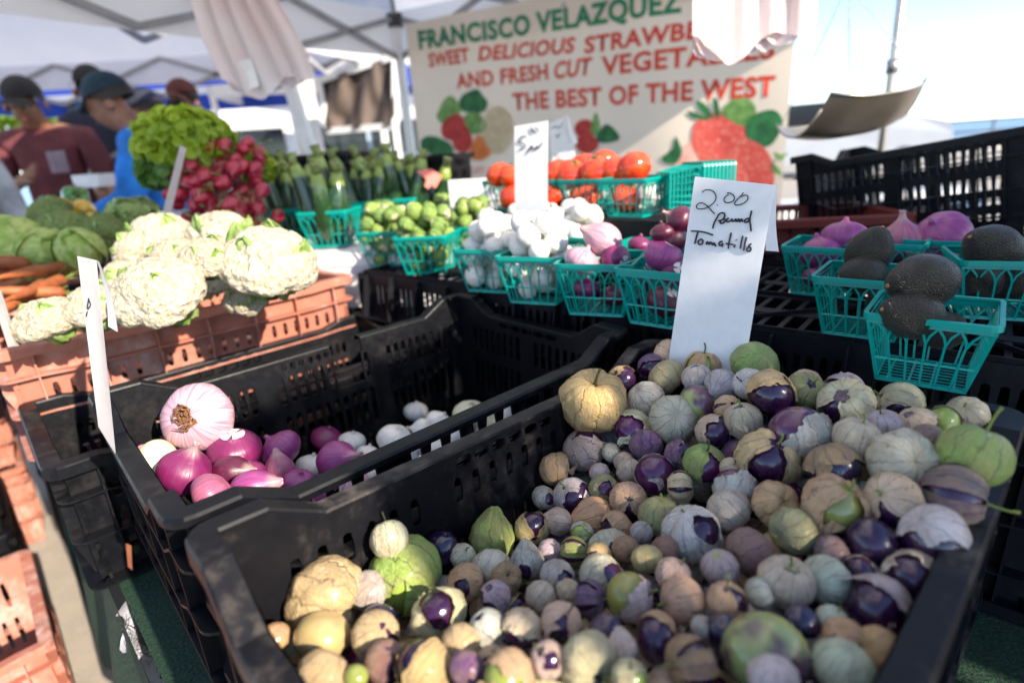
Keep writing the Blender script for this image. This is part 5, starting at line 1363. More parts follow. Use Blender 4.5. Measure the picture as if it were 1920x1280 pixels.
blob([(1290, 208), (1315, 216), (1330, 225), (1300, 222)], P1, .007); blob([(1305, 190), (1322, 195), (1338, 222), (1318, 214)], P1, .008); blob([(1336, 185), (1346, 190), (1350, 220), (1340, 214)], P1, .009)
blob([(1242, 295), (1262, 280), (1268, 255), (1280, 285), (1270, 305), (1252, 306)], P1, .006); blob([(1450, 285), (1468, 292), (1480, 285), (1462, 302)], P2, .009); blob([(1448, 305), (1462, 318), (1466, 330), (1450, 322)], P2, .0095)
mb = MB(); k_ = [(bplane(786 + 0, 60)), (bplane(1058, 10)), (bplane(1470, 390))]
for a, z in k_: mb.tube([BO + bdx * a + bdy * z - CF_side * .004, BO + bdx * a + bdy * z - CF_side * .007], .012, 12)
mb.build('eyelets', MAT['metal'], banner)
# ------------------------------------------------------------------ tents
MAT['canvas'] = simple('white_canvas', (.82, .82, .84), .8, .06, 2, .3, .004, transl=((.86, .86, .9), .42))
MAT['valance'] = simple('white_canvas_valance', (.82, .82, .82), .8, .05, 2, .2, .004, transl=((.85, .85, .85), .38))
MAT['blue'] = simple('blue_canvas', (.02, .06, .42), .7, .15, 3, .2, .004, transl=((.02, .08, .5), .3))
MAT['greycanvas'] = simple('grey_canvas', (.42, .40, .38), .8, .1, 2, .3, .004)
def tent(label, c, eave, peak, val=.25, posts=(0, 1, 2, 3), frame=True, canvas='canvas', vmat='valance', stripe=None, truss=.30):
    """c = four floor corners in order; canopy, hanging valance, posts and folding trusses"""
    c = [Vector(q) for q in c]; t = thing('canopy_tent', label, 'tent'); ctr = sum(c, Vector()) / 4
    top = Vector((ctr.x, ctr.y, peak)); E = [Vector((q.x, q.y, eave)) for q in c]
    mb = MB()
    for k in range(4):
        a, b = E[k], E[(k + 1) % 4]
        def f(u, v, a=a, b=b):
            p = a.lerp(b, u).lerp(top, v); p.z -= .10 * math.sin(math.pi * v) * (1 - v) + .03 * math.sin(math.pi * u) * (1 - v); return p
        mb.surf(f, 8, 8)
    mb.build('canopy', MAT[canvas], t)
    for k in range(4):
        a, b = E[k], E[(k + 1) % 4]; n = (b - a).cross(Vector((0, 0, 1))).normalized(); mb = MB()
        mb.surf(lambda u, v: a.lerp(b, u) - Vector((0, 0, val * v + .03 * math.sin(math.pi * u))) + n * (.008 * math.sin(u * 40) * v), 24, 3); mb.build('valance', MAT[stripe if stripe and k in (0, 2) else vmat], t)
    for k in posts:
        q = c[k].lerp(Vector((ctr.x, ctr.y, c[k].z)), .02); mb = MB(); mb.beam(q, (q.x, q.y, eave - .02), .05); mb.build('post', MAT['whitemetal'], t)
        mb = MB(); mb.box((q.x - .04, q.y - .04, eave - .09), (q.x + .04, q.y + .04, eave - .02)); mb.build('corner_joint', MAT['darkplastic'], t)
    if frame:
        for k in range(4):
            a, b = E[k].lerp(ctr.xy.to_3d() + Vector((0, 0, eave)), .02), E[(k + 1) % 4].lerp(ctr.xy.to_3d() + Vector((0, 0, eave)), .02); mb = MB(); n = 4
            for j in range(n):
                p, q = a.lerp(b, j / n), a.lerp(b, (j + 1) / n); u = Vector((0, 0, .04)); d = Vector((0, 0, truss + .04))
                mb.beam(p - u, q - d, .018, .030); mb.beam(p - d, q - u, .018, .030)
            mb.build('truss', MAT['framegrey'], t)
        for k in range(4):
            mb = MB(); mb.beam(E[k] - Vector((0, 0, .05)), top - Vector((0, 0, .07)), .022, .03); mb.build('rafter', MAT['framegrey'], t)
    return t
MAT['darkplastic'] = simple('dark_plastic', (.03, .03, .035), .5); MAT['framegrey'] = simple('grey_frame_paint', (.30, .30, .31), .45, .1, 10, 0)
C0 = aty(741, 30, 3.8); ev = C0.z + .02; u1 = Vector((.818, -.575, 0)); u2 = Vector((-.575, -.818, 0)); C0.z = 0
tent('white canopy over this stall, its far corner post beside the banner', [C0, C0 + u1 * 2.6, C0 + u1 * 2.6 + u2 * 3.0, C0 + u2 * 3.0], ev, ev + .85, .24, posts=(0,), truss=.22)
tent('large white neighbouring canopy with grey trusses over the shoppers', [(-.95, 5.3, 0), (-4.6, 5.3, 0), (-4.6, 1.9, 0), (-1.9, 2.35, 0)], 2.12, 2.9, .2, posts=(0, 1), stripe=None)
tent('blue edged canopy further behind the shoppers', [(-.9, 7.8, 0), (-5.4, 7.8, 0), (-5.4, 5.6, 0), (-.9, 5.6, 0)], 2.12, 2.8, .2, posts=(0, 1, 3), vmat='blue', frame=False)
tent('small white canopy across the lane behind the post', [(-.2, 9.5, 0), (-3.2, 9.5, 0), (-3.2, 6.9, 0), (-.2, 6.9, 0)], 2.2, 3.0, .25, frame=False)
tent('farthest white canopy down the lane', [(-3.6, 16.5, 0), (-7.0, 16.5, 0), (-7.0, 13.2, 0), (-3.6, 13.2, 0)], 2.3, 3.2, .25, frame=False)
tent('far white canopy near the quay behind the zucchini', [(.2, 15.5, 0), (-2.9, 15.5, 0), (-2.9, 12.6, 0), (.2, 12.6, 0)], 2.2, 3.1, .25, frame=False)
# slanted white tarp leg and cream panel near the left, seen through the lane
t = thing('leaning_pole', 'white slanted pole crossing down beside the hanging bag', 'pole'); mb = MB(); mb.beam(aty(512, 60, 3.0), aty(588, 300, 3.0), .055); mb.build('tube', MAT['whitemetal'], t); mb = MB(); mb.beam(aty(588, 302, 3.0), aty(620, 410, 3.0), .065); mb.build('foot', MAT['whitemetal'], t)
t = thing('tent_post', 'thick cream wrapped post left of the dark tarp', 'post'); mb = MB(); p = aty(572, 200, 4.4); mb.tube([(p.x, p.y, 0), (p.x, p.y, 2.2)], .085, 12); mb.build('wrapped_post', simple('cream_wrap', (.70, .60, .50), .8, .1, 6, .3, .01), t)
# dark tarp stretched in a white frame
t = thing('dark_tarp', 'dark brown tarp stretched in a white frame between the posts', 'tarp'); q = [aty(598, 152, 5.2), aty(742, 106, 4.9), aty(742, 236, 4.9), aty(616, 246, 5.2)]
tm = NT('dark_tarp'); w_ = tm.n('TexWave', {'Vector': tm.obj(), 'Scale': 2.2, 'Distortion': 6.0}).outputs[1]; tm.p(color=tm.mix(w_, (.045, .032, .026), (.17, .13, .11)), rough=.7)
mb = MB(); mb.surf(lambda u, v: q[0].lerp(q[1], u).lerp(q[3].lerp(q[2], u), v) + Vector((0, .05 * math.sin(u * 14 + v * 5), 0)), 24, 10); mb.build('sheet', tm.mat, t)
for a, b in ((0, 1), (1, 2), (2, 3), (3, 0)): mb = MB(); mb.beam(q[a], q[b], .05); mb.build('frame_bar', MAT['whitemetal'], t)
# ------------------------------------------------------------------ pole, scale pan and chains
t = thing('metal_pole', 'slim metal pole rising behind the scale pan', 'pole'); a, b = aty(1690, 0, 2.35), aty(1655, 262, 2.35); mb = MB(); mb.tube([(b.x, b.y, 0), (b.x, b.y, 1.4), a + (a - b) * .6], .016, 14); mb.build('tube', simple('brushed_steel', (.62, .60, .56), .3, .1, 10, .05, metal=.9), t)
mb = MB(); q = a.lerp(b, .47); mb.tube([q - Vector((0, 0, .02)), q + Vector((0, 0, .03))], .022, 12); mb.build('clamp', MAT['metal'], t)
MAT['pan'] = simple('scale_pan_steel', (.46, .41, .34), .34, .15, 3, .1, metal=.85)
pan = thing('scale_pan', 'hanging steel scale pan shaped like a wide scoop', 'scale')
pc = aty(1590, 215, 1.55); pr_ = Vector((.93, .30, 0)).normalized(); pf = Vector((-pr_.y, pr_.x, 0))
def panf(u, v):
    a = (u - .5) * 2; b = (v - .5) * 2; x = a * .17 * (1 - .10 * b * b); y = b * .115 * (1 - .3 * a * a * a * a)
    z = -.075 + (.095 if b < 0 else .035) * abs(b) ** 2 + .022 * max(0, a) ** 3 + .02 * max(0, -a) ** 3 + .012 * a
    return pc + pr_ * x + pf * y + Vector((0, 0, z + .02))
mb = MB(); mb.surf(panf, 28, 18); mb.surf(lambda u, v: panf(u, v) + Vector((0, 0, .002)), 28, 18); mb.build('pan', MAT['pan'], pan)
mb = MB(); mb.tube([panf(k / 20, 0) for k in range(21)] + [panf(1, k / 10) for k in range(1, 11)] + [panf(1 - k / 20, 1) for k in range(1, 21)] + [panf(0, 1 - k / 10) for k in range(1, 10)], .0028, 6); mb.build('rolled_edge', MAT['pan'], pan)
hk = aty(1592, -30, 1.55)
for u, v in ((.1, 0), (.9, 0), (.1, 1), (.9, 1)):
    e = panf(u, v); mb = MB(); n = 46; d = (hk - e); ax = d.normalized(); s1 = ax.orthogonal().normalized(); s2 = ax.cross(s1)
    for k in range(n):
        c = e + d * ((k + .5) / n); s_ = s1 if k % 2 else s2; h = d.length / n * .72; mb.tube([c - ax * h, c + s_ * .0022, c + ax * h, c - s_ * .0022, c - ax * h], .0008, 4, cap=False)
    mb.build('chain', MAT['metal'], pan)
# ------------------------------------------------------------------ big black crate at the right
LT, RT = aty(1490, 296, 1.42), aty(1920, 214, 1.12)
dx = (RT - LT).normalized(); up = (Vector((0, 0, 1)) - dx * dx.z).normalized(); yy_ = up.cross(dx)
bc = make_crate('big open black crate standing at the right edge behind the onions', style='dense', H=.26, dip=.024, name='produce_crate', flange=.012)
m = Matrix((dx, yy_, up)).transposed().to_4x4(); m.translation = LT - up * .26; place(bc, m)
c2 = make_crate('dark maroon crate seen behind the price card fold', L=.3, W=.25, style='dense', H=.10, dip=.0, mat='maroon', ribs=False, name='produce_crate'); place(c2, yaw_mat((1, -.15, 0), aty(1400, 505, 1.18) + Vector((0, 0, .0))))
# ------------------------------------------------------------------ cards
def quad_card(name, label, q, flap=None, group='folded white price cards', thick=.0006, bend=.0):
    t = thing(name, label, 'price card', group); tl, tr, br, bl = [Vector(v) for v in q]; n = (tr - tl).cross(bl - tl).normalized()
    if n.dot(CAMP - tl) < 0: n = -n
    mb = MB(); P = lambda u, v, k: tl.lerp(tr, u).lerp(bl.lerp(br, u), v) + n * (bend * math.sin(math.pi * v) * 4 * u * (1 - u) - k)
    mb.surf(lambda u, v: P(u, v, 0), 6, 10); mb.surf(lambda u, v: P(u, v, thick), 6, 10); mb.build('front_panel', MAT['paper'], t)
    if flap:
        a, b, c, d = [Vector(v) for v in flap]; mb = MB(); nf = (b - a).cross(d - a).normalized() * thick
        for k in (0, 1): mb.surf(lambda u, v: a.lerp(b, u).lerp(d.lerp(c, u), v) + nf * k + nf.normalized() * .003 * math.sin(3 * v), 4, 8)
        mb.build('folded_flap', MAT['paper'], t)
    def onp(px, py):
        d = ray(px, py); k = (tl - CAMP).dot(n) / d.dot(n); return CAMP + d * k + n * .0016
    return t, onp, n
def strokes(t, onp, lst, r, name='handwriting', k=.35):
    mb = MB()
    for s in lst:
        pts = [onp(x, y) for x, y in s]; sm = []
        if len(pts) < 3: sm = pts
        else:
            for i in range(len(pts) - 1):
                p0, p1, p2, p3 = pts[max(0, i - 1)], pts[i], pts[i + 1], pts[min(len(pts) - 1, i + 2)]
                for q in range(4): u = q / 4; sm.append(.5 * (2 * p1 + (p2 - p0) * u + (2 * p0 - 5 * p1 + 4 * p2 - p3) * u * u + (3 * p1 - p0 - 3 * p2 + p3) * u ** 3))
            sm.append(pts[-1])
        if len(sm) == 1: sm = [sm[0], sm[0] + CR * .001]
        for a, b in zip(sm[:-1], sm[1:]):
            if (a - b).length > 1e-6: mb.tube([a, b], r, 6)
    o = mb.build(name, MAT['ink'], t); return o
yt, yb = .655, .665
q = [aty(1303, 331, .655), aty(1453, 347, .600), aty(1392, 712, .590), aty(1250, 700, .650)]
card, onp, cn = quad_card('price_card', 'large folded white card handwritten 2.00 pound Tomatillo standing in the tomatillos', q,
    flap=[aty(1453, 347, .600), aty(1459, 345, .622), aty(1461, 472, .640), aty(1437, 470, .615)])
Z = lambda zx, zy: (1250 + zx / 6.735, 310 + zy / 6.735)
S = [[(455, 345), (480, 318), (540, 310), (600, 335), (628, 390), (615, 450), (570, 500), (500, 540), (430, 552), (388, 540), (385, 505), (420, 478), (470, 480), (520, 515), (570, 570), (612, 615)],
     [(645, 498), (650, 504)], [(765, 352), (800, 350), (845, 375), (862, 410), (845, 450), (800, 470), (750, 468), (730, 440), (745, 400), (790, 368)],
     [(975, 345), (940, 390), (890, 440), (862, 480), (880, 502), (930, 498), (990, 470), (1030, 425), (1025, 385), (985, 378), (950, 400)],
     [(588, 798), (600, 740), (630, 680), (665, 620), (700, 600), (735, 608), (735, 650), (700, 690), (655, 700)], [(690, 700), (680, 728), (715, 730), (745, 700), (735, 675), (700, 690)],
     [(790, 665), (760, 690), (770, 712), (800, 708), (830, 680)], [(835, 672), (830, 700), (855, 705), (880, 675), (885, 715)], [(900, 715), (915, 672), (930, 715), (950, 675), (965, 712)], [(1045, 668), (1005, 680), (985, 710), (1015, 720), (1050, 690)], [(1078, 572), (1062, 640), (1055, 700), (1065, 760), (1072, 832)],
     [(315, 830), (400, 832), (500, 848), (590, 880)], [(405, 835), (385, 890), (372, 940), (360, 990)], [(440, 930), (410, 950), (405, 985), (430, 1000), (460, 980), (460, 945), (435, 928)], [(505, 1000), (520, 960), (545, 1000), (560, 965), (590, 1005), (600, 975), (628, 1022)],
     [(712, 960), (680, 965), (665, 1000), (690, 1010), (715, 985), (705, 1028)], [(820, 850), (805, 920), (790, 990), (785, 1050)], [(755, 985), (850, 1000)], [(870, 1000), (855, 1035)], [(885, 940), (890, 946)], [(968, 890), (950, 960), (935, 1050)], [(1015, 905), (995, 980), (978, 1075)], [(1075, 990), (1045, 1010), (1070, 1045), (1060, 1080), (1025, 1080), (1020, 1050), (1050, 1020)]]
for grp, r in ((S[:4], .0006), (S[4:11], .0009), (S[11:], .00095)): strokes(card, onp, [[Z(*p) for p in s] for s in grp], r)
c2_, onp, _ = quad_card('price_card', 'white card handwritten 5.00 pound between the sprouts and white onions', [aty(964, 237, 1.16), aty(1028, 226, 1.12), aty(1026, 418, 1.12), aty(966, 422, 1.16)])
Z = lambda zx, zy: (480 + zx / 2.977, zy / 2.977)
strokes(c2_, onp, [[Z(*p) for p in s] for s in ([(1510, 760), (1478, 768), (1468, 795), (1490, 800), (1505, 815), (1490, 832), (1470, 835)], [(1535, 712), (1545, 730), (1552, 745), (1545, 725), (1535, 735)], [(1562, 712), (1570, 722), (1578, 735)],
    [(1515, 860), (1530, 825), (1545, 815), (1535, 835), (1555, 825), (1560, 838), (1572, 815), (1575, 832), (1598, 800)])], .0008)
strokes(c2_, onp, [[(978, 262), (975, 268)]], .0007)
c3_, onp, _ = quad_card('price_card', 'pinkish folded card with handwriting behind the card marked 5.00', [aty(1030, 232, 1.62), aty(1064, 217, 1.60), aty(1080, 298, 1.60), aty(1036, 306, 1.62)], flap=[aty(1062, 214, 1.58), aty(1068, 222, 1.60), aty(1084, 268, 1.62), aty(1072, 272, 1.60)])
strokes(c3_, onp, [[(1034, 242), (1042, 236), (1048, 240), (1056, 230)], [(1042, 252), (1046, 258), (1050, 250)], [(1036, 296), (1044, 290), (1050, 294), (1060, 286)]], .0008)
c4_, onp, _ = quad_card('price_card', 'narrow leaning white card at the onion crate\'s left end', [aty(146, 480, .58), aty(181, 488, .66), aty(217, 850, .535), aty(186, 800, .50)], flap=[aty(181, 487, .66), aty(186, 492, .65), aty(219, 622, .62), aty(202, 612, .64)], bend=.002)
strokes(c4_, onp, [[(162, 560), (166, 572), (160, 578), (163, 560)], [(160, 585), (158, 592)]], .0006)
quad_card('price_card', 'white card edge at the frame\'s left side before the cauliflower', [aty(-22, 535, .80), aty(2, 545, .86), aty(36, 648, .80), aty(16, 650, .76)])
quad_card('price_card', 'cream card seen edge on standing in front of the radishes', [aty(338, 273, 1.28), aty(350, 278, 1.34), aty(318, 412, 1.30), aty(302, 412, 1.26)])
# ------------------------------------------------------------------ hanging bags
MAT['bag'] = simple('thin_white_plastic', (.74, .71, .72), .35, .04, 5, .6, .008, color2=(.74, .60, .60), transl=((.85, .74, .74), .3)); MAT['bagp'] = simple('faint_red_bag_print', (.72, .38, .36), .5, .1, 4, 0, transl=((.7, .3, .3), .4))
def bag(label, cx, cy, yy, w, h, lean, seed, n=5):
    t = thing('bag_bundle', label, 'plastic bags'); R = random.Random(seed); c = aty(cx, cy, yy); r_ = Vector((1, .1, 0)).normalized(); k = FPX / yy
    for i in range(n):
        mb = MB(); ww = w / k * (1 - .04 * i); hh = h / k * (1 - .03 * i)
        def f(u, v, i=i):
            a = (u - .5) * 2; e = .6 + .4 * min(1, v * 1.4); x = a * ww / 2 * e + lean / k * (v - .5); y = .012 * i + .018 * math.sin(a * 15 + i) * (1 - v * .5) + .014 * math.cos(a * 2.2) ; z = hh / 2 - hh * v + .02 * a * v + .022 * math.sin(a * 5 + i * 1.3) * v ** 3 - .03 * (a * a) * v * -1
            return c + r_ * x + Vector((0, y, z))
        mb.surf(f, 24, 16); mb.build('bag', MAT['bag'], t)
    return t
bag('bundle of white plastic bags with pink print hanging before the banner', 1416, -60, 1.35, 222, 240, 10, 3, 6)
bag('crumpled pale pink plastic bag hanging at the upper left', 446, 20, 1.9, 150, 240, 62, 5, 3)
t = thing('paper_tag', 'white paper tag dangling under the upper left bag', 'tag'); mb = MB(); mb.surf(lambda u, v: aty(436, 118, 1.9).lerp(aty(470, 110, 1.9), u).lerp(aty(458, 172, 1.9).lerp(aty(486, 162, 1.9), u), v) + Vector((0, .006 * math.sin(3 * v), 0)), 3, 6); mb.build('tag_sheet', MAT['paper'], t)
# ------------------------------------------------------------------ shoppers
def skin_mesh(name, J, E, mats, sub=2, root=0):
    me = bpy.data.meshes.new(name); me.from_pydata([j[:3] for j in J], E, []); o = bpy.data.objects.new(name, me); COL.objects.link(o)
    sk = o.modifiers.new('s', 'SKIN'); sk.use_smooth_shade = True; sk.branch_smoothing = .4
    for i, j in enumerate(J):
        v = me.skin_vertices[0].data[i]; v.radius = (j[3], j[4] if len(j) > 4 else j[3]); v.use_root = i == root
    ss = o.modifiers.new('u', 'SUBSURF'); ss.levels = ss.render_levels = sub
    bpy.context.view_layer.update(); m2 = bpy.data.meshes.new_from_object(o.evaluated_get(bpy.context.evaluated_depsgraph_get())); bpy.data.objects.remove(o); m2.name = name
    m2.materials.clear(); m2.materials.append(mats); return m2
MAT['skin'] = simple('tanned_skin', (.30, .14, .085), .5, .15, 20, .1); MAT['hair'] = simple('dark_hair', (.02, .015, .012), .6, .2, 60, .5)
def cloth(n, c): return simple(n, c, .85, .2, 9, .35, .004)
def person(label, loc, face, h, shirt, cap, bend=0.0, look=0.0, arm=None, pants=(.05, .05, .07), cap2=None, hair=True, beard=False, sleeves='short'):
    """face = yaw of the facing direction; bend leans the trunk forward; arm = 'chest' raises the near hand"""
    t = thing('person', label, 'person', mat=Matrix.Translation(loc) @ Matrix.Rotation(face, 4, 'Z')); s = h / 1.75
    # local: facing -y
    cb, sb = math.cos(bend), math.sin(bend)
    def L(x, y, z):
        if z > .95: dz = z - .95; y, z = y - dz * sb, .95 + dz * cb - 0
        return (x * s, y * s, z * s)
    hy = -.03 - .05 * look
    J = [(*L(0, 0, .96), .15, .11), (*L(0, 0, 1.12), .14, .10), (*L(0, .01, 1.30), .165, .115), (*L(0, .01, 1.42), .12, .085), (*L(0, 0, 1.445), .062, .064), (*L(0, hy, 1.505), .068, .078), (*L(0, hy - .01 * look, 1.57), .075, .09), (*L(0, hy, 1.63), .062, .074),
         (*L(-.19, .01, 1.40), .062, .06), (*L(.19, .01, 1.40), .062, .06),
         (*L(-.10, 0, .86), .095, .095), (*L(.10, 0, .86), .095, .095), (*L(-.11, 0, .50), .062, .065), (*L(.11, 0, .50), .062, .065), (*L(-.12, .02, .10), .042, .045), (*L(.12, .02, .10), .042, .045), (*L(-.12, -.12, .035), .036, .03), (*L(.12, -.12, .035), .036, .03),
         (*L(0, hy - .100, 1.545), .016, .022)]
    E = [(0, 1), (1, 2), (2, 3), (3, 4), (4, 5), (5, 6), (6, 7), (3, 8), (3, 9), (0, 10), (0, 11), (10, 12), (11, 13), (12, 14), (13, 15), (14, 16), (15, 17), (6, 18)]
    arms = {}
    for sgn, sh in ((-1, 8), (1, 9)):
        if arm == 'chest' and sgn == -1: el, wr, ha = (-.27, -.04, 1.12), (-.10, -.24, 1.16), (-.02, -.27, 1.20)
        elif arm == 'reach': el, wr, ha = (.26 * sgn, -.10, 1.14), (.20 * sgn, -.32, 1.06), (.18 * sgn, -.41, 1.04)
        else: el, wr, ha = (.25 * sgn, .02, 1.12), (.25 * sgn, -.08, .90), (.24 * sgn, -.11, .82)
        i = len(J); J += [(*L(*el), .044, .044), (*L(*wr), .030, .033), (*L(*ha), .038, .022)]; E += [(sh, i), (i, i + 1), (i + 1, i + 2)]
        hv = Vector(L(*ha)) - Vector(L(*wr)); hv.normalize(); side = hv.orthogonal().normalized()
        arms[sgn] = (el, wr, ha, sh)
        for f in range(5):
            k = len(J); off = side * ((f - 2) * .017 * s); b = Vector(L(*ha)); tip = b + hv * ((.055 if f else .035) * s) + off * 1.5; tip2 = tip + hv * .03 * s + Vector((0, -.012, -.012)); J += [(*tip, .009, .009), (*tip2, .007, .007)]; E += [(i + 2, k), (k, k + 1)]
    inst('body', skin_mesh('body', J, E, MAT['skin'], 2), t)
    g = 1.14
    JS = [(*L(0, 0, .93), .175, .135), (*L(0, 0, 1.10), .16, .125), (*L(0, .01, 1.30), .185, .135), (*L(0, .01, 1.41), .155, .115), (*L(0, .005, 1.485), .090, .088), (*L(-.19, .01, 1.40), .08, .078), (*L(.19, .01, 1.40), .08, .078)]
    ES = [(0, 1), (1, 2), (2, 3), (3, 4), (3, 5), (3, 6)]
    for sgn, a in ((-1, 5), (1, 6)):
        el, wr, ha, _ = arms[sgn]; S0 = Vector((.19 * sgn, .01, 1.40)); e = Vector(el)
        i = len(JS); m_ = S0.lerp(e, .85); JS.append((*L(*m_), .068, .068)); ES.append((a, i))
        if sleeves == 'long': JS += [(*L(*e), .06, .06), (*L(*Vector(el).lerp(Vector(wr), .92)), .045, .045)]; ES += [(i, i + 1), (i + 1, i + 2)]
    inst('jacket' if sleeves == 'long' else 'shirt', skin_mesh('shirt', JS, ES, cloth('shirt_cloth', shirt), 2), t)
    JP = [(*L(0, 0, .95), .165, .13), (*L(-.10, 0, .84), .112, .112), (*L(.10, 0, .84), .112, .112), (*L(-.11, 0, .50), .08, .083), (*L(.11, 0, .50), .08, .083), (*L(-.12, .02, .12), .062, .066), (*L(.12, .02, .12), .062, .066)]
    inst('trousers', skin_mesh('trousers', JP, [(0, 1), (0, 2), (1, 3), (2, 4), (3, 5), (4, 6)], cloth('trouser_cloth', pants), 1), t)
    hc_ = Vector(L(0, hy, 1.595)); R_ = .105 * s
    tilt = Matrix.Translation(hc_) @ Matrix.Rotation(bend * .8 + look * .25, 4, 'X')
    if hair:
        mb = MB(); mb.surf(lambda u, v: (lambda th, ph: Vector((math.sin(ph) * math.cos(th) * .083, math.sin(ph) * math.sin(th) * .10 + .012, math.cos(ph) * .11 - .005)) * s)(6.2832 * u, .001 + (1.75 - .55 * max(0, -math.sin(6.2832 * u))) * v), 20, 10, True); mb.build('hair', MAT['hair'], t, tilt)
    if cap:
        cm = cloth('cap_cloth', cap); mb = MB(); mb.surf(lambda u, v: (lambda th, ph: Vector((math.sin(ph) * math.cos(th) * .088, math.sin(ph) * math.sin(th) * .104 + .006, math.cos(ph) * .10 + .010)) * s)(6.2832 * u, .001 + 1.45 * v), 24, 10, True)
        mb.surf(lambda u, v: Vector(((u - .5) * .17, -.095 - .075 * v * (1 - (2 * u - 1) ** 2 * .6), .022 - .018 * v - .03 * (2 * u - 1) ** 2)) * s, 8, 4); mb.build('cap', cm, t, tilt)
    if beard:
        mb = MB(); mb.surf(lambda u, v: (lambda th, ph: Vector((math.cos(th) * .075 * math.sin(ph), -.055 - .05 * math.sin(th) * math.sin(ph), -.06 - .05 * math.cos(ph))) * s)(math.pi * u, math.pi * v), 10, 8); mb.build('beard', MAT['hair'], t, tilt)
    mb = MB()
    for sx in (-1, 1): mb.tube([Vector((sx * .083, .0, -.045)) * s, Vector((sx * .097, .006, -.04)) * s], [.024 * s, .02 * s], 8); mb.tube([Vector((sx * .032, -.098, -.028)) * s, Vector((sx * .032, -.104, -.028)) * s], .008 * s, 8, m=1)
    mb.build('ears_and_eyes', [MAT['skin'], MAT['hair']], t, tilt)['kind'] = 'stuff'
    mb = MB(); mb.box(Vector((-.022, -.099, -.085)) * s, Vector((.022, -.094, -.079)) * s); mb.build('mouth', simple('lip', (.25, .08, .06), .5), t, tilt)
    return t
P_ = aty(100, 260, 3.25)
man = person('man in a maroon short sleeved shirt and black cap holding one hand to his chest', (P_.x - .07, 3.3, .0), rad(12), 1.73, (.16, .035, .045), (.012, .012, .016), bend=.05, look=1, arm='chest')
mb = MB(); mb.box((.045, -.158, 1.20), (.13, -.150, 1.31)); mb.build('pocket', cloth('pocket_cloth', (.34, .26, .32)), man)
P_ = aty(185, 200, 3.9); person('person in navy with a black hat behind the maroon shirted man', (P_.x, 3.9, .04), rad(20), 1.84, (.015, .017, .04), (.008, .008, .01), sleeves='long')
P_ = aty(248, 230, 2.75); person('man in a bright blue jacket and dark teal cap stooping to the left', (P_.x + .08, 2.75, -.02), rad(-68), 1.66, (.02, .24, .78), (.015, .05, .075), bend=.10, look=1, arm='reach', sleeves='long')
P_ = aty(300, 200, 3.6); person('shopper with a dark blue cap facing left beside the bearded man', (P_.x, 3.6, -.02), rad(-60), 1.70, (.02, .03, .09), (.015, .02, .05), sleeves='long', look=1)
P_ = aty(352, 200, 4.0); person('bearded man in black with a dark red cap above the leafy greens', (P_.x, 4.0, .0), rad(-8), 1.78, (.012, .012, .014), (.10, .02, .015), beard=True, sleeves='long')
P_ = aty(6, 250, 2.6); person('person in a pale shirt cut off by the frame\'s left edge', (P_.x - .38, 2.65, -.02), rad(60), 1.62, (.55, .55, .56), None, sleeves='long')
P_ = aty(428, 225, 7.4); person('distant shopper in a light top standing in the sunny lane', (P_.x, 7.4, 0), rad(10), 1.66, (.6, .45, .38), (.02, .02, .02))
# white box and folding table between shoppers and produce
t = thing('vendor_table', 'folding table with a pale cloth in front of the shoppers', 'table'); P_ = aty(110, 352, 2.35)
mb = MB(); mb.box((-2.5, 2.2, .97), (-1.15, 2.62, 1.0)); mb.build('table_top', simple('pale_cloth', (.50, .47, .52), .85, .1, 5, .3), t)
for x in (-2.45, -1.2):
    for y in (2.25, 2.57): mb = MB(); mb.tube([(x, y, 0), (x, y, .968)], .015, 8); mb.build('leg', MAT['metal'], t)
cardboard_box('small white box on the pale table beside the blue jacket', aty(142, 348, 2.3) - Vector((0, 0, .01)), (1, -.1, 0), (.10, .08, .045), text=None)
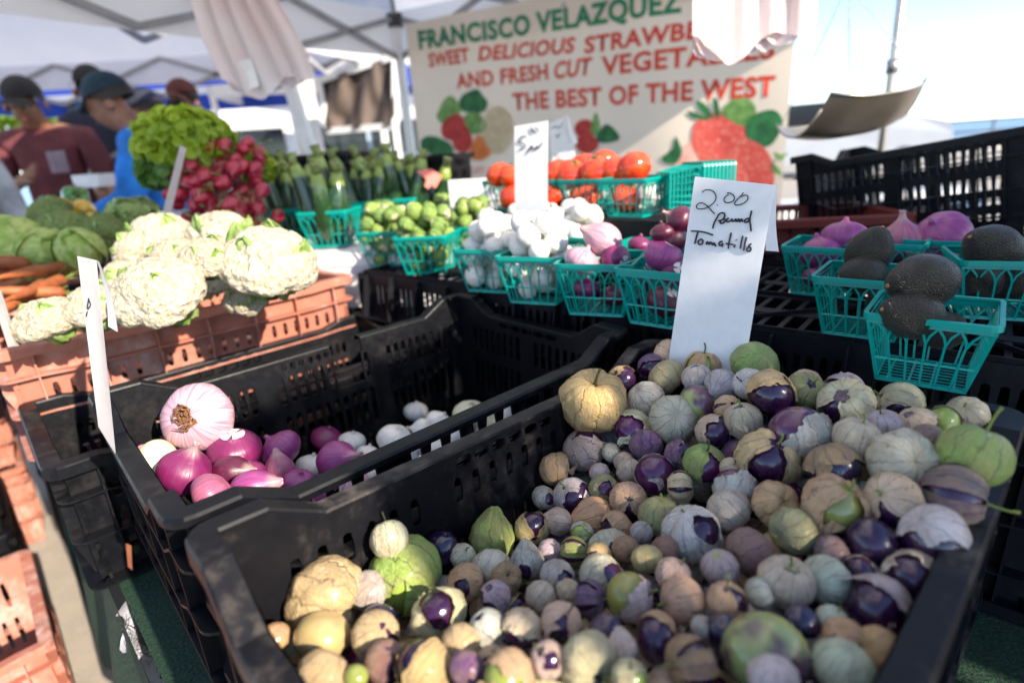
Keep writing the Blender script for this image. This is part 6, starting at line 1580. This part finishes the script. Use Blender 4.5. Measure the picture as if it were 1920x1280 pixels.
# ------------------------------------------------------------------ lane and quay beyond
def van(label, loc, yaw, col, L=4.8, Wd=1.9, Hh=2.1):
    t = thing('parked_van', label, 'van', 'vehicles parked beyond the stalls', mat=Matrix.Translation(loc) @ Matrix.Rotation(yaw, 4, 'Z')); paint = simple('van_paint', col, .3, .03, 2, 0, coat=.5)
    mb = MB(); prof = [(-L / 2, .35), (-L / 2, Hh - .1), (-L / 2 + .15, Hh), (L / 2 - 1.5, Hh), (L / 2 - .85, 1.35), (L / 2 - .1, 1.15), (L / 2, .9), (L / 2, .35)]
    for sy in (-1, 1):
        i = [mb.vert((x, sy * Wd / 2 * (1 if z < 1.3 else .93), z)) for x, z in prof]; mb.face(i if sy < 0 else i[::-1])
    n = len(prof)
    for k in range(n): mb.face((k, k + n, (k + 1) % n + n, (k + 1) % n))
    mb.build('van_body', paint, t); gl = simple('dark_glass', (.02, .025, .03), .08, 0, 1, 0)
    for sy in (-1, 1):
        for x0, x1 in ((-L / 2 + .3, -L / 2 + 1.3), (-L / 2 + 1.4, -L / 2 + 2.4), (L / 2 - 2.3, L / 2 - 1.5)): mb = MB(); mb.box((x0, sy * Wd / 2 * .965 - .012, 1.25), (x1, sy * Wd / 2 * .965 + .012, 1.78)); mb.build('window', gl, t)
        for x in (-L / 2 + .85, L / 2 - .85): mb = MB(); mb.tube([(x, sy * (Wd / 2 - .2), .33), (x, sy * (Wd / 2 + .01), .33)], .33, 20); mb.build('wheel', MAT['darkplastic'], t)
    mb = MB(); a, b = (L / 2 - 1.42, 1.92), (L / 2 - .88, 1.38); mb.face([mb.vert(p) for p in ((a[0] + .04, -.8, a[1] + .02), (a[0] + .04, .8, a[1] + .02), (b[0] + .04, .8, b[1] + .02), (b[0] + .04, -.8, b[1] + .02))]); mb.build('windscreen', gl, t)
    for sy in (-.7, .7): mb = MB(); mb.tube([(L / 2 - .02, sy, .85), (L / 2 + .02, sy, .85)], .1, 12); mb.build('headlight', simple('lamp_glass', (.7, .7, .7), .1), t)
van('white van parked across the sunny lane', (-4.6, 14.5 - 3.6, 0), rad(8), (.75, .75, .74))
van('light blue van parked behind the dark tarp', (-2.2, 11.3, 0), rad(-4), (.45, .58, .70), Hh=1.7)
van('silver van parked near the quay behind the scale pan', (8.6, 15.2, 0), rad(-30), (.55, .56, .58), Hh=1.75)
def boat(label, x, y, yaw, L, hull, mast):
    t = thing('moored_boat', label, 'boat', 'boats moored off the quay', mat=Matrix.Translation((x, y, -2.2)) @ Matrix.Rotation(yaw, 4, 'Z')); mb = MB()
    def f(u, v): a = u * 2 - 1; w_ = L * .15 * (1 - max(0, a) ** 3); return Vector((a * L / 2, (v * 2 - 1) * w_, .9 + .25 * a * a if v in (0, 1) else .9 * abs(2 * v - 1) ** 1.5 - .1))
    mb.surf(lambda u, v: (lambda a, b: Vector((a * L / 2, b * L * .15 * (1 - max(0, a) ** 3), -.3 + 1.4 * abs(b) ** 1.6)))(u * 2 - 1, v * 2 - 1), 14, 10); mb.build('hull', simple('hull_paint', hull, .3), t)
    mb = MB(); mb.surf(lambda u, v: (lambda a, b: Vector((a * L / 2 * .98, b * L * .145 * (1 - max(0, a) ** 3), .95)))(u * 2 - 1, v * 2 - 1), 14, 4); mb.build('deck', MAT['whitemetal'], t)
    mb = MB(); mb.box((-L * .22, -L * .08, .96), (L * .12, L * .08, 1.9)); mb.build('cabin', MAT['whitemetal'], t)
    mb = MB(); mb.box((-L * .2, -L * .0802, 1.3), (L * .1, -L * .0808 - .02, 1.65)); mb.build('window', MAT['darkplastic'], t)
    if mast: mb = MB(); mb.tube([(0, 0, 1.9), (0, 0, mast)], .05, 8); mb.build('mast', MAT['metal'], t)
for i, (x, y, yw, L, c, m) in enumerate([(14.5, 30, .2, 8, (.75, .75, .75), 0), (22, 33, -.3, 9, (.05, .12, .3), 0), (29, 36, .4, 8, (.7, .7, .68), 0), (18.5, 40, .1, 10, (.6, .62, .65), 0), (36, 44, 0, 10, (.3, .05, .04), 0)]):
    boat(['white motor boat moored nearest the scale pan', 'dark blue boat behind the pole', 'cream boat moored to the right of the pole', 'grey white boat farther out behind the white one', 'red hulled boat farthest right'][i], x, y, yw, L, c, m)
t = thing('quay_railing', 'dark railing along the quay in front of the sea', 'railing')
mb = MB(); [mb.tube([(3, 21.9, z), (39, 21.9, z)], .035, 8) for z in (.7, 1.1)]; mb.build('rail', MAT['darkplastic'], t)
for k in range(15): mb = MB(); mb.tube([(3 + k * 2.57, 21.9, .1), (3 + k * 2.57, 21.9, 1.14)], .035, 8); mb.build('post', MAT['darkplastic'], t)
# stacked crates and a chest on the ground behind the stall, seen low between banner and crate
plain_crate('grey blue crate on the pavement behind the banner\'s right end', (1.55, 2.75, .55), (1, -.2, 0), (.6, .4, .22), 'black2')
for k, (x, y, z, c, lab) in enumerate([(1.75, 3.6, 0, (.7, .7, .72), 'white chest on the pavement behind the scale pan'), (2.6, 3.9, 0, (.10, .20, .35), 'blue chest on the pavement right of the white one'), (1.2, 4.6, 0, (.5, .5, .52), 'grey chest behind the banner\'s right edge')]):
    t = thing('cool_box', lab, 'chest', 'chests behind the stall', loc=(x, y, z)); mb = MB(); mb.box((0, 0, 0), (.7, .42, .62)); mb.build('chest_body', simple('chest_paint', c, .35), t); mb = MB(); mb.box((-.01, -.01, .625), (.71, .43, .70)); mb.build('lid', simple('chest_lid', (.75, .75, .76), .35), t)
    mb = MB(); mb.tube([(.25, -.02, .5), (.25, -.05, .45), (.45, -.05, .45), (.45, -.02, .5)], .012, 6); mb.build('handle', MAT['metal'], t)
# white awning cloth beyond the zucchini and pale table cloths in the sun
t = thing('lane_table', 'sunlit white cloth covered table beyond the zucchini', 'table'); mb = MB(); mb.surf(lambda u, v: Vector((-1.1 + 1.5 * u, 4.6 + .02 * math.sin(u * 40), .92 - .9 * v)), 30, 4); mb.surf(lambda u, v: Vector((-1.1 + 1.5 * u, 4.6 + .8 * v, .92)), 6, 4); mb.build('cloth', MAT['canvas'], t)
t = thing('produce_sack', 'white cardboard tray standing sunlit behind the sprouts', 'tray'); p = aty(905, 372, 1.5); mb = MB(); mb.box((-.09, 0, -.10), (.10, .012, .05)); mb.box((-.09, .0125, -.10), (.10, .2, -.09)); mb.build('tray_wall', MAT['whitecard'], t, yaw_mat((1, -.25, 0), p))
t = thing('paper_star_tag', 'coral paper scrap between the zucchini and the banner', 'paper scrap'); p = aty(805, 335, 1.7); mb = MB(); I = [mb.vert(p + CR * (x * .001) + CU * (y * .001)) for x, y in ((-38, 22), (5, 28), (38, 8), (18, -28), (6, -18), (-2, -30), (-14, -22), (-8, -2))]; mb.face(I); mb.build('scrap', simple('coral_paper', (.75, .20, .16), .7, .05, 5, 0), t)
t = thing('produce_crate', 'black crate standing behind the zucchini', 'crate'); t['label'] = 'small black crate standing behind the zucchini with a green rim'; bpy.data.objects.remove(t)
plain_crate('black crate standing behind the middle zucchini', aty(655, 350, 1.95) - Vector((.1, 0, .20)), (1, -.2, 0), (.45, .3, .28), 'black')
plain_crate('thin walled black crate behind the left zucchini', aty(512, 330, 1.95) - Vector((0, 0, .16)), (1, -.1, 0), (.25, .3, .22), 'black')
# ------------------------------------------------------------------ pavement level, lower left
for lab, l0, p0, z0, Hc, mt, st in (('dusty orange crate on the pavement at the lower left corner', -.70, -1.33, .008, .27, 'orange', 'or'), ('black crate on the pavement beyond the lower left orange one', -.72, -1.82, .008, .30, 'black', 'dense'),
        ('second black crate stacked beyond the lower left orange one', -.72, -1.82, .31, .24, 'black', 'dense'), ('orange crate stacked below the cauliflower crate\'s left end', -.66, -2.30, .30, .27, 'orange', 'or'), ('lower orange crate under another beyond the table\'s left edge', -.66, -2.30, .008, .28, 'orange', 'or')):
    c = make_crate(lab, 'crates on the pavement left of the table', H=Hc, mat=mt, style=st, dip=.004); m = Matrix((DL, -DP, Vector((0, 0, 1)))).transposed().to_4x4(); m.translation = tp(l0, p0, z0); place(c, m)
# torn white bag with dark fibrous roots hanging at the crates' left end
t = thing('torn_bag', 'torn white bag with dark root fibres against the crates\' left end', 'bag'); p = at(276, 1150, .60)
mb = MB(); mb.surf(lambda u, v: p + Vector(((u - .5) * .085, .03 * math.sin(u * 5) + .012 * math.sin(v * 9 + u * 4), -.09 * v + .012 * math.sin(u * 9))) - DL * (.01 * math.sin(math.pi * u)), 14, 10); mb.build('bag_film', simple('shade_grey_bag_film', (.34, .35, .40), .5, .2, 12, .5, .004), t)  # white film, the shade it hangs in put into its grey colour
mb = MB(); R = random.Random(2)
for k in range(70):
    q = p + Vector((R.uniform(-.02, .035), .0, R.uniform(-.07, .01))) - DL * .018; d = Vector((R.uniform(-.02, .02), R.uniform(-.01, .01), R.uniform(-.03, .012))); mb.tube([q, q + d * .5 + Vector((.003, 0, 0)), q + d], .0004, 3)
mb.build('root_fibres', MAT['darkplastic'], t)['kind'] = 'stuff'
# small orange sliver set on the crates' end ribs
t = thing('orange_sliver', 'small orange slip caught in the crates\' end ribs', 'tag'); p = aty(237, 1028, .30); mb = MB(); mb.surf(lambda u, v: aty(236, 1018, .375).lerp(aty(246, 1022, .372), u).lerp(aty(240, 1062, .368).lerp(aty(248, 1068, .366), u), v), 2, 5); mb.build('sliver', MAT['carrot'], t)
# ------------------------------------------------------------------ added shade curtain, out of view behind the camera to the right: it shades the near half of the stall
sh = Vector((SUN_DIR.x, SUN_DIR.y, 0)).normalized(); sp = Vector((-sh.y, sh.x, 0))
cur = thing('added_shade_curtain', 'added white canvas shade curtain hung in panels out of view', 'curtain'); CS = 1.55
tanE = SUN_DIR.z / Vector((SUN_DIR.x, SUN_DIR.y)).length
def top_at(s_edge, z): return z + (CS - s_edge) * tanE
def panel(a0, a1, z0, z1, k):
    mb = MB(); mb.surf(lambda u, v: sh * (CS + .02 * math.sin(u * 17 + k)) + sp * (a0 + (a1 - a0) * u) + Vector((0, 0, z0 + (z1 - z0) * v)), 16, 3); mb.build('shade_curtain_panel', MAT['canvas'], cur)
RC = random.Random(12)
for k, a0 in enumerate((.2935, .3705, .4475, .5245, .6015)):            # strips with short gaps added to let sun flecks through
    zs = sorted(RC.uniform(1.35, 2.0) for _ in range(4)); z = .02
    for q in zs:
        if q > z + .02: panel(a0 + .0015, a0 + .0245, z, q, k); z = q + RC.uniform(.03, .06)
    panel(a0 + .0015, a0 + .0245, z, 2.1, k)
for k, (a0, a1) in enumerate(((.205, .2935), (.3195, .3705), (.3965, .4475), (.4735, .5245), (.5505, .6015), (.6275, .98), (.99, 1.70), (1.71, 2.42), (2.43, 3.1))): panel(a0, a1, .02, top_at(-.66 - .03 * math.sin(k * 2.1), .90), k)
for a in (.36, 1.7, 3.05):
    mb = MB(); q = sh * (CS + .05) + sp * a; mb.beam(q, q + Vector((0, 0, 2.06)), .04); mb.build('post', MAT['whitemetal'], cur)

leafball('tree', 'sunlit yellow green tree at the far left beyond the canopies', 'tree', aty(8, 175, 8.5), .62, .5, 900, 'leaf', 21, .07)
tree = [o for o in COL.objects if o.name.startswith('tree') and o.get('category') == 'tree'][0]
mb = MB(); mb.tube([(0, 0, -tree.location.z), (.05, 0, -.9), (0, 0, .1)], [.11, .08, .03], 9); mb.build('trunk', simple('bark', (.16, .11, .07), .9, .3, 20, .8, .01), tree)
